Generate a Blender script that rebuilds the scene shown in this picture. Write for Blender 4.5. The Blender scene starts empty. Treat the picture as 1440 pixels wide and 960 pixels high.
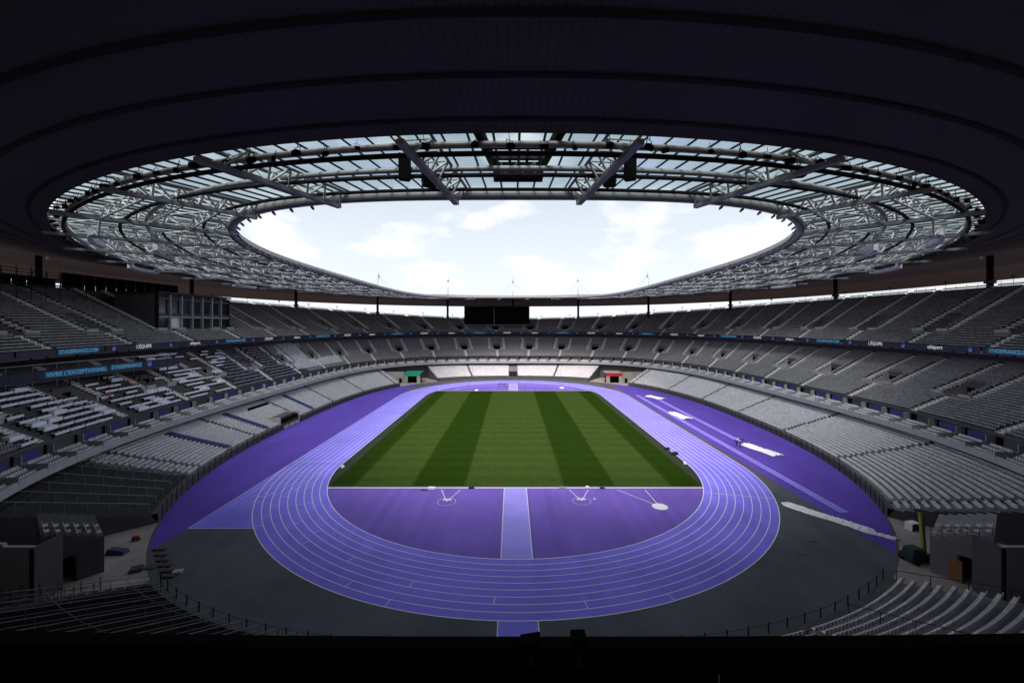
import bpy, bmesh, math, random
import numpy as np
from mathutils import Vector, Matrix
random.seed(7); rng = np.random.default_rng(7)
S = bpy.context.scene; C = S.collection
PI = math.pi; TAU = 2*PI; R = math.radians

# ------------------------------------------------------------ camera, sky, sun, exposure
CX, CY, CZ, FPX = -0.6, -131.5, 29.5, 591.0
cam = bpy.data.cameras.new('camera'); camo = bpy.data.objects.new('camera', cam); C.objects.link(camo)
camo.location = (CX, CY, CZ); camo.rotation_euler = (R(90), 0, 0)
cam.sensor_width = 36; cam.lens = 36*FPX/1440; cam.shift_y = -24/1440
cam.clip_start = 0.2; cam.clip_end = 8000
S.camera = camo
SUN_EL, SUN_AZ = 56, 196          # azimuth measured from +Y (the far end) clockwise: behind the camera, a little left
W = bpy.data.worlds.new('World'); S.world = W; W.use_nodes = True
nt = W.node_tree; nt.nodes.clear(); N = nt.nodes.new; L = nt.links.new
wo = N('ShaderNodeOutputWorld'); bg = N('ShaderNodeBackground'); sky = N('ShaderNodeTexSky')
sky.sky_type = 'NISHITA'; sky.sun_disc = False
sky.sun_elevation = R(SUN_EL); sky.sun_rotation = R(SUN_AZ); sky.air_density = 1.0; sky.dust_density = 2.5; sky.ozone_density = 1.0
tc = N('ShaderNodeTexCoord'); mp = N('ShaderNodeMapping'); mp.inputs['Scale'].default_value = (1.0, 1.0, 2.2)
mp.inputs['Location'].default_value = (0.35, 0.1, 0.0)
nz = N('ShaderNodeTexNoise'); nz.inputs['Scale'].default_value = 5.5; nz.inputs['Detail'].default_value = 6; nz.inputs['Roughness'].default_value = 0.5
rp = N('ShaderNodeValToRGB'); rp.color_ramp.elements[0].position = 0.50; rp.color_ramp.elements[1].position = 0.72
haze = N('ShaderNodeMixRGB'); haze.inputs[2].default_value = (9.2, 9.75, 10.35, 1)
sz = N('ShaderNodeSeparateXYZ'); hr = N('ShaderNodeMapRange'); hr.inputs['From Min'].default_value = 0.0; hr.inputs['From Max'].default_value = 0.75
hr.inputs['To Min'].default_value = 0.92; hr.inputs['To Max'].default_value = 0.12
L(tc.outputs['Generated'], sz.inputs[0]); L(sz.outputs['Z'], hr.inputs['Value']); L(hr.outputs[0], haze.inputs[0])
mx = N('ShaderNodeMixRGB'); mx.inputs[2].default_value = (11.2, 11.2, 11.2, 1)
L(tc.outputs['Generated'], mp.inputs[0]); L(mp.outputs[0], nz.inputs['Vector']); L(nz.outputs['Fac'], rp.inputs[0])
L(sky.outputs[0], haze.inputs[1]); L(haze.outputs[0], mx.inputs[1]); L(rp.outputs[0], mx.inputs[0])
L(mx.outputs[0], bg.inputs['Color']); bg.inputs['Strength'].default_value = 0.075
L(bg.outputs[0], wo.inputs[0])
sl = bpy.data.lights.new('sun', 'SUN'); sl.energy = 3.0; sl.angle = R(28); sl.color = (1.0, 0.965, 0.92)
so = bpy.data.objects.new('sun', sl); C.objects.link(so)
_d = Vector((math.sin(R(SUN_AZ))*math.cos(R(SUN_EL)), math.cos(R(SUN_AZ))*math.cos(R(SUN_EL)), math.sin(R(SUN_EL))))
so.rotation_euler = (-_d).to_track_quat('-Z', 'Y').to_euler(); so.location = _d*300
S.view_settings.view_transform = 'Standard'; S.view_settings.look = 'None'; S.view_settings.gamma = 1
S.view_settings.exposure = 0.62
S.render.engine = 'CYCLES'
try:
    S.cycles.max_bounces = 8; S.cycles.diffuse_bounces = 4; S.cycles.transparent_max_bounces = 12; S.cycles.glossy_bounces = 3
except Exception: pass

# ------------------------------------------------------------ helpers
def mat(name, col, rough=0.7, var=0.12, scale=0.6, metal=0.0, bump=0.0, bscale=None, island=0.0, emit=None, spec=0.4, col2=None, radial=False, strips=None):
    m = bpy.data.materials.new(name); m.use_nodes = True
    t = m.node_tree; b = t.nodes['Principled BSDF']
    b.inputs['Roughness'].default_value = rough; b.inputs['Metallic'].default_value = metal
    b.inputs['Specular IOR Level'].default_value = spec
    co = t.nodes.new('ShaderNodeTexCoord'); n = t.nodes.new('ShaderNodeTexNoise'); n.inputs['Scale'].default_value = scale
    n.inputs['Detail'].default_value = 6; n.inputs['Roughness'].default_value = 0.65
    t.links.new(co.outputs['Object'], n.inputs['Vector'])
    mixn = t.nodes.new('ShaderNodeMixRGB')
    c2 = col2 or [min(1, c*(1+var)) for c in col]; c1 = [c*(1-var) for c in col]
    mixn.inputs[1].default_value = (*c1, 1); mixn.inputs[2].default_value = (*c2, 1)
    rr = t.nodes.new('ShaderNodeMapRange'); rr.inputs['From Min'].default_value = 0.3; rr.inputs['From Max'].default_value = 0.7
    t.links.new(n.outputs['Fac'], rr.inputs['Value']); t.links.new(rr.outputs[0], mixn.inputs[0])
    out = mixn.outputs[0]
    if island:
        g = t.nodes.new('ShaderNodeNewGeometry'); hs = t.nodes.new('ShaderNodeHueSaturation')
        r2 = t.nodes.new('ShaderNodeMapRange'); r2.inputs['To Min'].default_value = 1-island; r2.inputs['To Max'].default_value = 1+island
        t.links.new(g.outputs['Random Per Island'], r2.inputs['Value']); t.links.new(r2.outputs[0], hs.inputs['Value'])
        t.links.new(out, hs.inputs['Color']); out = hs.outputs[0]
    if strips:      # rolled-out lengths laid side by side, each a shade different
        sp = t.nodes.new('ShaderNodeSeparateXYZ'); t.links.new(co.outputs['Object'], sp.inputs[0])
        dv0 = t.nodes.new('ShaderNodeMath'); dv0.operation = 'DIVIDE'; dv0.inputs[1].default_value = strips[0]; t.links.new(sp.outputs['X'], dv0.inputs[0])
        fl = t.nodes.new('ShaderNodeMath'); fl.operation = 'FLOOR'; t.links.new(dv0.outputs[0], fl.inputs[0])
        wn = t.nodes.new('ShaderNodeTexWhiteNoise'); wn.noise_dimensions = '1D'; t.links.new(fl.outputs[0], wn.inputs['W'])
        r3 = t.nodes.new('ShaderNodeMapRange'); r3.inputs['To Min'].default_value = 1-strips[1]; r3.inputs['To Max'].default_value = 1+strips[1]; t.links.new(wn.outputs['Value'], r3.inputs['Value'])
        n9 = t.nodes.new('ShaderNodeTexNoise'); n9.inputs['Scale'].default_value = 1.7; n9.inputs['Detail'].default_value = 8; n9.inputs['Roughness'].default_value = .8; t.links.new(co.outputs['Object'], n9.inputs['Vector'])
        r4 = t.nodes.new('ShaderNodeMapRange'); r4.inputs['From Min'].default_value = .3; r4.inputs['From Max'].default_value = .7; r4.inputs['To Min'].default_value = .90; r4.inputs['To Max'].default_value = 1.08; t.links.new(n9.outputs['Fac'], r4.inputs['Value'])
        ml = t.nodes.new('ShaderNodeMath'); ml.operation = 'MULTIPLY'; t.links.new(r3.outputs[0], ml.inputs[0]); t.links.new(r4.outputs[0], ml.inputs[1])
        h2 = t.nodes.new('ShaderNodeHueSaturation'); t.links.new(out, h2.inputs['Color']); t.links.new(ml.outputs[0], h2.inputs['Value']); out = h2.outputs[0]
    if radial:      # fine radial seams between ceiling sheets
        sp = t.nodes.new('ShaderNodeSeparateXYZ'); at = t.nodes.new('ShaderNodeMath'); at.operation = 'ARCTAN2'
        t.links.new(co.outputs['Object'], sp.inputs[0]); t.links.new(sp.outputs['Y'], at.inputs[0]); t.links.new(sp.outputs['X'], at.inputs[1])
        mu = t.nodes.new('ShaderNodeMath'); mu.operation = 'MULTIPLY'; mu.inputs[1].default_value = 190; t.links.new(at.outputs[0], mu.inputs[0])
        fr_ = t.nodes.new('ShaderNodeMath'); fr_.operation = 'FRACT'; t.links.new(mu.outputs[0], fr_.inputs[0])
        lt = t.nodes.new('ShaderNodeMath'); lt.operation = 'LESS_THAN'; lt.inputs[1].default_value = .16; t.links.new(fr_.outputs[0], lt.inputs[0])
        mk = t.nodes.new('ShaderNodeMixRGB'); mk.blend_type = 'MULTIPLY'; mk.inputs[2].default_value = (.55, .55, .6, 1); t.links.new(lt.outputs[0], mk.inputs[0]); t.links.new(out, mk.inputs[1]); out = mk.outputs[0]
    t.links.new(out, b.inputs['Base Color'])
    if bump:
        n2 = t.nodes.new('ShaderNodeTexNoise'); n2.inputs['Scale'].default_value = bscale or scale*8; n2.inputs['Detail'].default_value = 4
        bp = t.nodes.new('ShaderNodeBump'); bp.inputs['Strength'].default_value = bump; bp.inputs['Distance'].default_value = 0.05
        t.links.new(co.outputs['Object'], n2.inputs['Vector']); t.links.new(n2.outputs['Fac'], bp.inputs['Height']); t.links.new(bp.outputs[0], b.inputs['Normal'])
    if emit:
        b.inputs['Emission Color'].default_value = (*emit[0], 1); b.inputs['Emission Strength'].default_value = emit[1]
    return m
M = {
 'ground': mat('ground_concrete', (.20, .16, .145), .9, .2, .02),
 'apron': mat('grey_apron', (.088, .086, .102), .85, .24, .10, bump=.2, bscale=6, strips=(2.4, .06)),
 'infield': mat('infield_turf', (.165, .096, .46), .85, .14, .08, bump=.15, bscale=8, strips=(1.25, .07)),
 'purple': mat('purple_turf', (.108, .052, .40), .85, .12, .08, bump=.15, bscale=8, strips=(1.25, .07)),
 'track': mat('lavender_track', (.240, .190, .840), .80, .16, .07, bump=.15, bscale=9, strips=(1.9, .05)),
 'runway': mat('pale_runway', (.34, .285, .84), .82, .08, .3),
 'white': mat('white_paint', (.80, .79, .82), .6, .04, 2),
 'concrete': mat('concrete', (.30, .28, .28), .85, .22, .35, bump=.15, bscale=4),
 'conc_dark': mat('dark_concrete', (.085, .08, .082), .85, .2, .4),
 'floorc': mat('floor_concrete', (.33, .28, .255), .8, .3, .22),
 'ledge': mat('pale_ledge', (.42, .40, .40), .7, .12, .8),
 'seat1': mat('light_grey_seat', (.60, .565, .59), .5, .05, .05, island=.16),
 'seat2': mat('grey_seat', (.265, .248, .258), .5, .08, .05, island=.22),
 'seat3': mat('shaded_grey_seat', (.25, .234, .244), .5, .08, .05, island=.25),  # the middle grey seat slightly darkened, roof shade put into the colour
 'seatw': mat('white_seat', (.88, .87, .92), .5, .03, .1, island=.08),
 'tread2': mat('terrace_mid', (.095, .088, .09), .85, .2, .4),
 'tread1': mat('terrace_low', (.26, .245, .25), .85, .2, .4),
 'tread3': mat('terrace_up', (.085, .079, .081), .85, .2, .4),
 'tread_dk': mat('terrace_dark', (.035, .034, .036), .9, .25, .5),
 'stair': mat('stair_concrete', (.72, .67, .63), .85, .12, .8),
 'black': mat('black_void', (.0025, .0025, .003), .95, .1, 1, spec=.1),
 'dkmetal': mat('dark_metal', (.022, .021, .025), .55, .2, 2, metal=.3),
 'steel': mat('grey_steel', (.30, .29, .29), .5, .15, .8, metal=.15),
 'steel_d': mat('mid_grey_steel', (.22, .22, .22), .5, .2, .8, metal=.1),  # darker grey steel for truss chords and cover rails
 'steel_l': mat('pale_steel', (.58, .56, .54), .5, .15, .8, metal=.05),
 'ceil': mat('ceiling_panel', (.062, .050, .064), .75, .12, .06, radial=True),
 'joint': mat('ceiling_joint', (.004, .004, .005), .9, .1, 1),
 'wing': mat('outside_lit_ceiling', (.105, .070, .066), .7, .12, .1),  # ceiling browned at the outer edge, outside light put into the colour
 'rooftop': mat('roof_top', (.45, .45, .46), .7, .1, .1),
 'led': mat('led_board', (.006, .008, .016), .35, .2, .3, emit=((.004, .006, .018), .2)),
 'ledblue': mat('led_blue', (.006, .02, .045), .4, .1, 1, emit=((.016, .07, .16), .22)),
 'ledtxt': mat('led_blue_text', (.03, .1, .16), .4, .05, 1, emit=((.10, .36, .60), .30)),
 'ledwht': mat('led_white_text', (.2, .2, .2), .4, .05, 1, emit=((.75, .75, .8), .36)),
 'ledstar': mat('led_logo', (.05, .1, .3), .4, .05, 1, emit=((.06, .12, .38), .45)),
 'screen': mat('screen_off', (.003, .003, .005), .8, .1, 1, spec=.1),
 'banner': mat('violet_banner', (.060, .045, .20), .7, .15, .5),
 'deskw': mat('desk_white', (.86, .85, .92), .6, .06, .6),
 'deskg': mat('desk_grey', (.20, .19, .24), .6, .1, .6),
 'blue': mat('blue_cover', (.020, .030, .115), .6, .1, 1),
 'tarp': mat('tarpaulin', (.05, .065, .10), .7, .3, 2, bump=.5, bscale=4),
 'sheet': mat('white_sheet', (.86, .83, .82), .7, .08, .8, bump=.4, bscale=3),
 'green': mat('green_paint', (.02, .30, .17), .5, .1, 2),
 'red': mat('red_paint', (.36, .02, .018), .5, .1, 2),
 'orange': mat('plywood', (.42, .20, .08), .7, .15, 3),
 'lime': mat('lime_paint', (.42, .48, .06), .5, .1, 2),
 'dgreen': mat('dark_green_paint', (.012, .04, .028), .5, .1, 2),
 'rubber': mat('rubber', (.012, .012, .012), .9, .1, 4),
 'wood': mat('dark_wood', (.10, .08, .075), .8, .3, 4),
 'palew': mat('pale_wood', (.50, .44, .42), .8, .2, 4),
 'win': mat('dark_glass', (.02, .024, .028), .12, .2, 1, spec=.6),
 'cloth': mat('dark_cloth', (.03, .03, .045), .9, .2, 5),
 'skin': mat('skin', (.42, .26, .19), .6, .1, 5),
 'hivis': mat('hi_vis', (.75, .16, .04), .7, .1, 5),
}
def grass_mat():
    m = bpy.data.materials.new('striped_grass'); m.use_nodes = True; t = m.node_tree; b = t.nodes['Principled BSDF']
    co = t.nodes.new('ShaderNodeTexCoord'); sp = t.nodes.new('ShaderNodeSeparateXYZ'); t.links.new(co.outputs['Object'], sp.inputs[0])
    n0 = t.nodes.new('ShaderNodeTexNoise'); n0.inputs['Scale'].default_value = .5; t.links.new(co.outputs['Object'], n0.inputs['Vector'])
    ad = t.nodes.new('ShaderNodeMath'); ad.operation = 'MULTIPLY_ADD'; ad.inputs[1].default_value = .5
    t.links.new(n0.outputs['Fac'], ad.inputs[0]); t.links.new(sp.outputs['X'], ad.inputs[2])
    mr = t.nodes.new('ShaderNodeMapRange'); mr.inputs['From Min'].default_value = -35; mr.inputs['From Max'].default_value = 35
    t.links.new(ad.outputs[0], mr.inputs['Value'])
    rp = t.nodes.new('ShaderNodeValToRGB'); rp.color_ramp.interpolation = 'LINEAR'
    ed = [(-29.6, 0), (-28.9, 1), (-18.9, 1), (-18.3, 0), (-9.3, 0), (-8.6, 1), (8.8, 1), (9.5, 0), (18.2, 0), (18.8, 1), (28.4, 1), (29.1, 0)]
    e = rp.color_ramp.elements
    for i, (x, v) in enumerate(ed):
        el = e[i] if i < 2 else e.new((x+35)/70)
        el.position = (x+35)/70; el.color = (v, v, v, 1)
    t.links.new(mr.outputs[0], rp.inputs[0])
    # faint cross-mowing and patchiness
    wv = t.nodes.new('ShaderNodeTexWave'); wv.bands_direction = 'Y'; wv.inputs['Scale'].default_value = .055; wv.inputs['Distortion'].default_value = 1.2; wv.inputs['Detail'].default_value = 2
    t.links.new(co.outputs['Object'], wv.inputs['Vector'])
    wx = t.nodes.new('ShaderNodeTexWave'); wx.bands_direction = 'X'; wx.inputs['Scale'].default_value = .30; wx.inputs['Distortion'].default_value = .8; wx.inputs['Detail'].default_value = 3
    t.links.new(co.outputs['Object'], wx.inputs['Vector'])
    n1 = t.nodes.new('ShaderNodeTexNoise'); n1.inputs['Scale'].default_value = .45; n1.inputs['Detail'].default_value = 10; n1.inputs['Roughness'].default_value = .75
    t.links.new(co.outputs['Object'], n1.inputs['Vector'])
    mx = t.nodes.new('ShaderNodeMixRGB'); mx.inputs[1].default_value = (.0145, .0330, .0026, 1); mx.inputs[2].default_value = (.0340, .0600, .0110, 1)
    t.links.new(rp.outputs[0], mx.inputs[0])
    hs = t.nodes.new('ShaderNodeHueSaturation'); t.links.new(mx.outputs[0], hs.inputs['Color'])
    a1 = t.nodes.new('ShaderNodeMath'); a1.operation = 'MULTIPLY_ADD'; a1.inputs[1].default_value = .14; a1.inputs[2].default_value = .48; t.links.new(wv.outputs['Fac'], a1.inputs[0])
    a2 = t.nodes.new('ShaderNodeMath'); a2.operation = 'MULTIPLY_ADD'; a2.inputs[1].default_value = .92; t.links.new(n1.outputs['Fac'], a2.inputs[0]); t.links.new(a1.outputs[0], a2.inputs[2])
    a3 = t.nodes.new('ShaderNodeMath'); a3.operation = 'MULTIPLY_ADD'; a3.inputs[1].default_value = .07; t.links.new(wx.outputs['Fac'], a3.inputs[0]); t.links.new(a2.outputs[0], a3.inputs[2])
    t.links.new(a3.outputs[0], hs.inputs['Value']); t.links.new(hs.outputs[0], b.inputs['Base Color'])
    b.inputs['Roughness'].default_value = .9; b.inputs['Specular IOR Level'].default_value = .02
    return m
M['grass'] = grass_mat()
def glass_mat():
    m = bpy.data.materials.new('tinted_roof_glass'); m.use_nodes = True; t = m.node_tree; t.nodes.clear()
    o = t.nodes.new('ShaderNodeOutputMaterial'); tr = t.nodes.new('ShaderNodeBsdfTransparent'); gl = t.nodes.new('ShaderNodeBsdfGlossy')
    tr.inputs[0].default_value = (.52, .62, .66, 1); gl.inputs['Roughness'].default_value = .1; gl.inputs['Color'].default_value = (.8, .85, .9, 1)
    n = t.nodes.new('ShaderNodeTexNoise'); n.inputs['Scale'].default_value = .4; co = t.nodes.new('ShaderNodeTexCoord'); t.links.new(co.outputs['Object'], n.inputs['Vector'])
    rr = t.nodes.new('ShaderNodeMixRGB'); rr.inputs[1].default_value = (.55, .66, .68, 1); rr.inputs[2].default_value = (.72, .82, .84, 1)
    t.links.new(n.outputs['Fac'], rr.inputs[0]); t.links.new(rr.outputs[0], tr.inputs[0])
    mx = t.nodes.new('ShaderNodeMixShader'); lw = t.nodes.new('ShaderNodeLayerWeight'); lw.inputs['Blend'].default_value = .5
    pw_ = t.nodes.new('ShaderNodeMath'); pw_.operation = 'POWER'; pw_.inputs[1].default_value = 4.0; t.links.new(lw.outputs['Facing'], pw_.inputs[0])
    ma = t.nodes.new('ShaderNodeMath'); ma.operation = 'MULTIPLY_ADD'; ma.inputs[1].default_value = .55; ma.inputs[2].default_value = .05; t.links.new(pw_.outputs[0], ma.inputs[0]); t.links.new(ma.outputs[0], mx.inputs[0])
    t.links.new(tr.outputs[0], mx.inputs[1]); t.links.new(gl.outputs[0], mx.inputs[2]); t.links.new(mx.outputs[0], o.inputs[0]); return m
M['glass'] = glass_mat()

def tag(o, label=None, cat=None, group=None, kind=None):
    if label: o['label'] = label
    if cat: o['category'] = cat
    if group: o['group'] = group
    if kind: o['kind'] = kind
    return o
def link(name, data, parent=None, loc=None):
    o = bpy.data.objects.new(name, data); C.objects.link(o)
    if parent: o.parent = parent
    if loc is not None: o.location = loc
    return o
def empty(name, label, cat, loc=(0, 0, 0), rz=0, group=None):
    o = link(name, None, None, loc); o.rotation_euler = (0, 0, rz); o.empty_display_size = .2
    return tag(o, label, cat, group)
class MB:
    def __init__(s): s.v = []; s.f = []
    def quad(s, a, b, c, d):
        i = len(s.v); s.v += [tuple(a), tuple(b), tuple(c), tuple(d)]; s.f.append((i, i+1, i+2, i+3)); return s
    def poly(s, pts):
        i = len(s.v); s.v += [tuple(p) for p in pts]; s.f.append(tuple(range(i, i+len(pts)))); return s
    def hexa(s, p):        # 8 corner points: bottom 4 ccw, top 4 ccw
        i = len(s.v); s.v += [tuple(q) for q in p]
        s.f += [tuple(i+k for k in q) for q in ((3, 2, 1, 0), (4, 5, 6, 7), (0, 1, 5, 4), (1, 2, 6, 5), (2, 3, 7, 6), (3, 0, 4, 7))]; return s
    def box(s, x0, x1, y0, y1, z0, z1):
        return s.hexa([(x0, y0, z0), (x1, y0, z0), (x1, y1, z0), (x0, y1, z0), (x0, y0, z1), (x1, y0, z1), (x1, y1, z1), (x0, y1, z1)])
    def obox(s, c, u, w, hx, hy, z0, z1):   # box about c with horizontal axes u, w
        c = Vector(c); u = Vector(u); w = Vector(w); p = []
        for z in (z0, z1):
            for a, b in ((-1, -1), (1, -1), (1, 1), (-1, 1)): p.append(c+u*(a*hx)+w*(b*hy)+Vector((0, 0, z)))
        return s.hexa(p)
    def tube(s, pts, r, k=6, closed=False):
        pts = [Vector(p) for p in pts]; n = len(pts); base = len(s.v)
        for i, p in enumerate(pts):
            a = pts[(i-1) % n] if (closed or i > 0) else p; b = pts[(i+1) % n] if (closed or i < n-1) else p
            d = (b-a).normalized(); x = d.cross(Vector((0, 0, 1)))
            if x.length < 1e-4: x = Vector((1, 0, 0))
            x.normalize(); y = x.cross(d)
            for j in range(k):
                q = p+x*(r*math.cos(TAU*j/k))+y*(r*math.sin(TAU*j/k)); s.v.append(tuple(q))
        m = n if closed else n-1
        for i in range(m):
            for j in range(k):
                a = base+i*k+j; b = base+i*k+(j+1) % k; c2 = base+((i+1) % n)*k+(j+1) % k; d2 = base+((i+1) % n)*k+j
                s.f.append((a, b, c2, d2))
        if not closed:
            s.f.append(tuple(base+j for j in range(k))[::-1]); s.f.append(tuple(base+(n-1)*k+j for j in range(k)))
        return s
    def mesh(s, name, m, smooth=False):
        me = bpy.data.meshes.new(name); me.from_pydata(s.v, [], s.f); me.update()
        if m: me.materials.append(M[m] if isinstance(m, str) else m)
        if smooth:
            for p in me.polygons: p.use_smooth = True
        return me
    def build(s, name, m, parent=None, smooth=False, loc=None):
        return link(name, s.mesh(name, m, smooth), parent, loc)
def npmesh(name, V, F, m):      # V (n,3), F (m,4)
    me = bpy.data.meshes.new(name); V = np.ascontiguousarray(V, np.float32); F = np.ascontiguousarray(F, np.int32)
    me.vertices.add(len(V)); me.vertices.foreach_set('co', V.ravel())
    me.loops.add(F.size); me.loops.foreach_set('vertex_index', F.ravel())
    me.polygons.add(len(F)); me.polygons.foreach_set('loop_start', np.arange(len(F), dtype=np.int32)*4)
    me.update(calc_edges=True); me.validate(); me.materials.append(M[m]); return me
def copy_tree(o, parent=None):
    c = o.copy(); C.objects.link(c); c.parent = parent
    for ch in list(o.children): copy_tree(ch, c)
    return c
# a unit rod (radius 1, length 1 on z) shared by all lattice members
_rods = {}
def rod(name, a, b, r, m, parent, k=6):
    key = (m, k)
    if key not in _rods:
        mb = MB(); v = [(math.cos(TAU*j/k), math.sin(TAU*j/k), z) for z in (0, 1) for j in range(k)]; mb.v = v
        mb.f = [(j, (j+1) % k, k+(j+1) % k, k+j) for j in range(k)]+[tuple(range(k))[::-1], tuple(range(k, 2*k))]
        _rods[key] = mb.mesh('rod', m, True)
    a = Vector(a); b = Vector(b); d = b-a
    o = link(name, _rods[key], parent)
    o.matrix_local = Matrix.Translation(a) @ d.to_track_quat('Z', 'Y').to_matrix().to_4x4() @ Matrix.Diagonal((r, r, d.length, 1))
    return o
def unproj(px, py, z=0.0):      # used to read a plan position off the survey sketch
    D = (CZ-z)*FPX/(py-456.0); return Vector((CX+(px-720)/FPX*D, CY+D, z))

# ------------------------------------------------------------ bowl plan curves
def ring_pt(rg, t):
    bL, bR, a, nL, nR = rg if len(rg) == 5 else (*rg, rg[3]); t = np.asarray(t, float); s, c = np.sin(t), np.cos(t); n = np.where(s > 0, nR, nL)
    k = (np.abs(s)**n+np.abs(c)**n)**(-1.0/n)
    return np.stack([np.where(s > 0, bR, bL)*s*k, a*c*k], -1)
REF = (86.5, 94, 119, 2.7)
_t = np.linspace(0, TAU, 7201); _p = ring_pt(REF, _t); _l = np.concatenate([[0], np.cumsum(np.linalg.norm(np.diff(_p, axis=0), axis=1))])
_s = _l/_l[-1]
def T(s): return np.interp(np.mod(s, 1.0), _s, _t)
def P(rg, s): return ring_pt(rg, T(s))
def PV(rg, s, z=0.0):
    q = P(rg, s); return Vector((float(q[0]), float(q[1]), z))
def lerp(A, B, f): return tuple(a+(b-a)*f for a, b in zip(A, B))
def out_tan(rg, s):
    q = P(rg, np.array([s-1e-4, s+1e-4])); d = q[1]-q[0]; d = d/np.linalg.norm(d)
    nn = Vector((-d[1], d[0], 0)); pc = P(rg, s)
    if nn.x*float(pc[0])/rg[1]**2+nn.y*float(pc[1])/rg[2]**2 < 0: nn = -nn
    return nn, Vector((d[0], d[1], 0))
def length(rg):
    q = P(rg, np.linspace(0, 1, 2001)); return float(np.linalg.norm(np.diff(q, axis=0), axis=1).sum())
def s_near(rg, x, y):
    ss = np.linspace(0, 1, 8001); q = P(rg, ss); return float(ss[np.argmin((q[:, 0]-x)**2+(q[:, 1]-y)**2)])
def srange(a, b, n):            # wraps over 1
    if b < a: b += 1
    return np.linspace(a, b, n)
def wall(rgA, zA, rgB, zB, s0, s1, n, mb=None):    # strip between two plan curves
    mb = mb or MB(); ss = srange(s0, s1, n+1); A = P(rgA, ss); B = P(rgB, ss)
    zA = np.broadcast_to(zA, ss.shape) if not callable(zA) else zA(ss); zB = np.broadcast_to(zB, ss.shape) if not callable(zB) else zB(ss)
    i0 = len(mb.v)
    for i in range(n+1):
        mb.v.append((A[i, 0], A[i, 1], zA[i])); mb.v.append((B[i, 0], B[i, 1], zB[i]))
    for i in range(n):
        a = i0+2*i; mb.f.append((a, a+2, a+3, a+1))
    return mb
ARENA = (65.0, 70.5, 95.5, 2.7, 2.5)
L1F, L1B = (65.8, 71.3, 96.3, 2.7, 2.5), (78.5, 84.5, 109.5, 3.1, 3.0)
LEDGE, LOGB = (75.0, 81.5, 106.0, 3.2, 3.2), (79.0, 85.5, 110.5, 3.1, 3.1)
L2F, L2B = (79.0, 85.5, 110.5, 3.1, 3.1), (95.0, 103.0, 130.0, 2.6, 2.6)
L3F, L3B = (88.5, 97.0, 125.5, 2.5, 2.5), (118.5, 121.0, 144.0, 2.2, 2.2)
N1, N2, N3 = 18, 26, 28

# ------------------------------------------------------------ ground, arena floor, track
gm = MB().quad((-4000, -4000, -7), (4000, -4000, -7), (4000, 4000, -7), (-4000, 4000, -7)).build('ground', 'ground'); tag(gm, kind='structure')
ss = np.linspace(0, 1, 361)[:-1]
q = P((88, 94, 116, 2.5), ss); tag(MB().poly([(a, b, -.006) for a, b in q][::-1]).build('arena_slab', 'floorc'), kind='structure')
q = P(ARENA, ss); tag(MB().poly([(a, b, 0) for a, b in q][::-1]).build('grey_apron', 'apron'), kind='structure')
def chord(xlim, side):
    q = P(lerp(ARENA, (0, 0, 0, 2.7, 2.5), .004), np.linspace(0, 1, 1441)[:-1]); pts = [(a, b, .004) for a, b in q if (a > xlim if side > 0 else a < xlim)]
    pts.sort(key=lambda p: -p[1]); return [(xlim, pts[0][1], .004)]+pts+[(xlim, pts[-1][1], .004)]
for nm, xl, sd in (('purple_apron', 48.7, 1), ('purple_apron', -47.6, -1)):
    tag(MB().poly(chord(xl, sd) if sd > 0 else chord(xl, sd)[::-1]).build(nm, 'purple'), kind='structure')
HY = 42.195
def loop_pts(r, n=72):
    p = []
    for i in range(n+1):
        a = PI*i/n; p.append((r*math.cos(a), HY+r*math.sin(a)))
    for i in range(n+1):
        a = PI+PI*i/n; p.append((r*math.cos(a), -HY+r*math.sin(a)))
    return p
def band(r0, r1, z, pts=loop_pts):
    mb = MB(); A = pts(r0); B = pts(r1); n = len(A)
    for i in range(n): mb.v.append((*A[i], z)); mb.v.append((*B[i], z))
    for i in range(n):
        a = 2*i; b = 2*((i+1) % n); mb.f.append((a, a+1, b+1, b))
    return mb
RI, LW = 36.5, 1.22
track = band(RI, RI+9*LW, .012).build('running_track', 'track'); tag(track, kind='structure')
for i in range(10):
    r = RI+i*LW; w = .12 if i in (0, 9) else .10
    band(r-w/2, r+w/2, .020).build('lane_line', 'white', track)
# the sprint straight runs on past the bend at the left
ym = -70.7; xo = -(RI+9*LW)
pts = [(xo, -HY, .008), (xo, ym, .008)]
xin = -math.sqrt(max(0, (RI+9*LW-.3)**2-(ym+HY)**2)); pts.append((xin, ym, .008))
for i in range(1, 25):
    y = ym+(-HY-ym)*i/24; pts.append((-math.sqrt((RI+9*LW-.3)**2-(y+HY)**2), y, .008))
MB().poly(pts).build('sprint_start', 'track', track)
def line(a, b, w, z=.022, m='white', parent=None, name='marking'):
    a = Vector((a[0], a[1], 0)); b = Vector((b[0], b[1], 0)); d = (b-a).normalized(); x = Vector((-d.y, d.x, 0))*(w/2); Z = Vector((0, 0, z))
    return MB().quad(a-x+Z, b-x+Z, b+x+Z, a+x+Z).build(name, m, parent or track)
line((xo, -HY), (xo, ym), .09); line((xo-.05, ym), (xin, ym), .09)
for i in range(1, 9):        # straight lane lines crossing the bend
    x = -(RI+i*LW); y1 = -HY-math.sqrt((RI+9*LW)**2-x*x)*.0-13-1.1*i
    line((x, -HY), (x, max(y1, ym)), .04, .0235)
line((-RI, -HY+1.2), (xo, -HY+1.2), .09); line((32.9, -57.6), (43.6, -60.2), .09)
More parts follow.
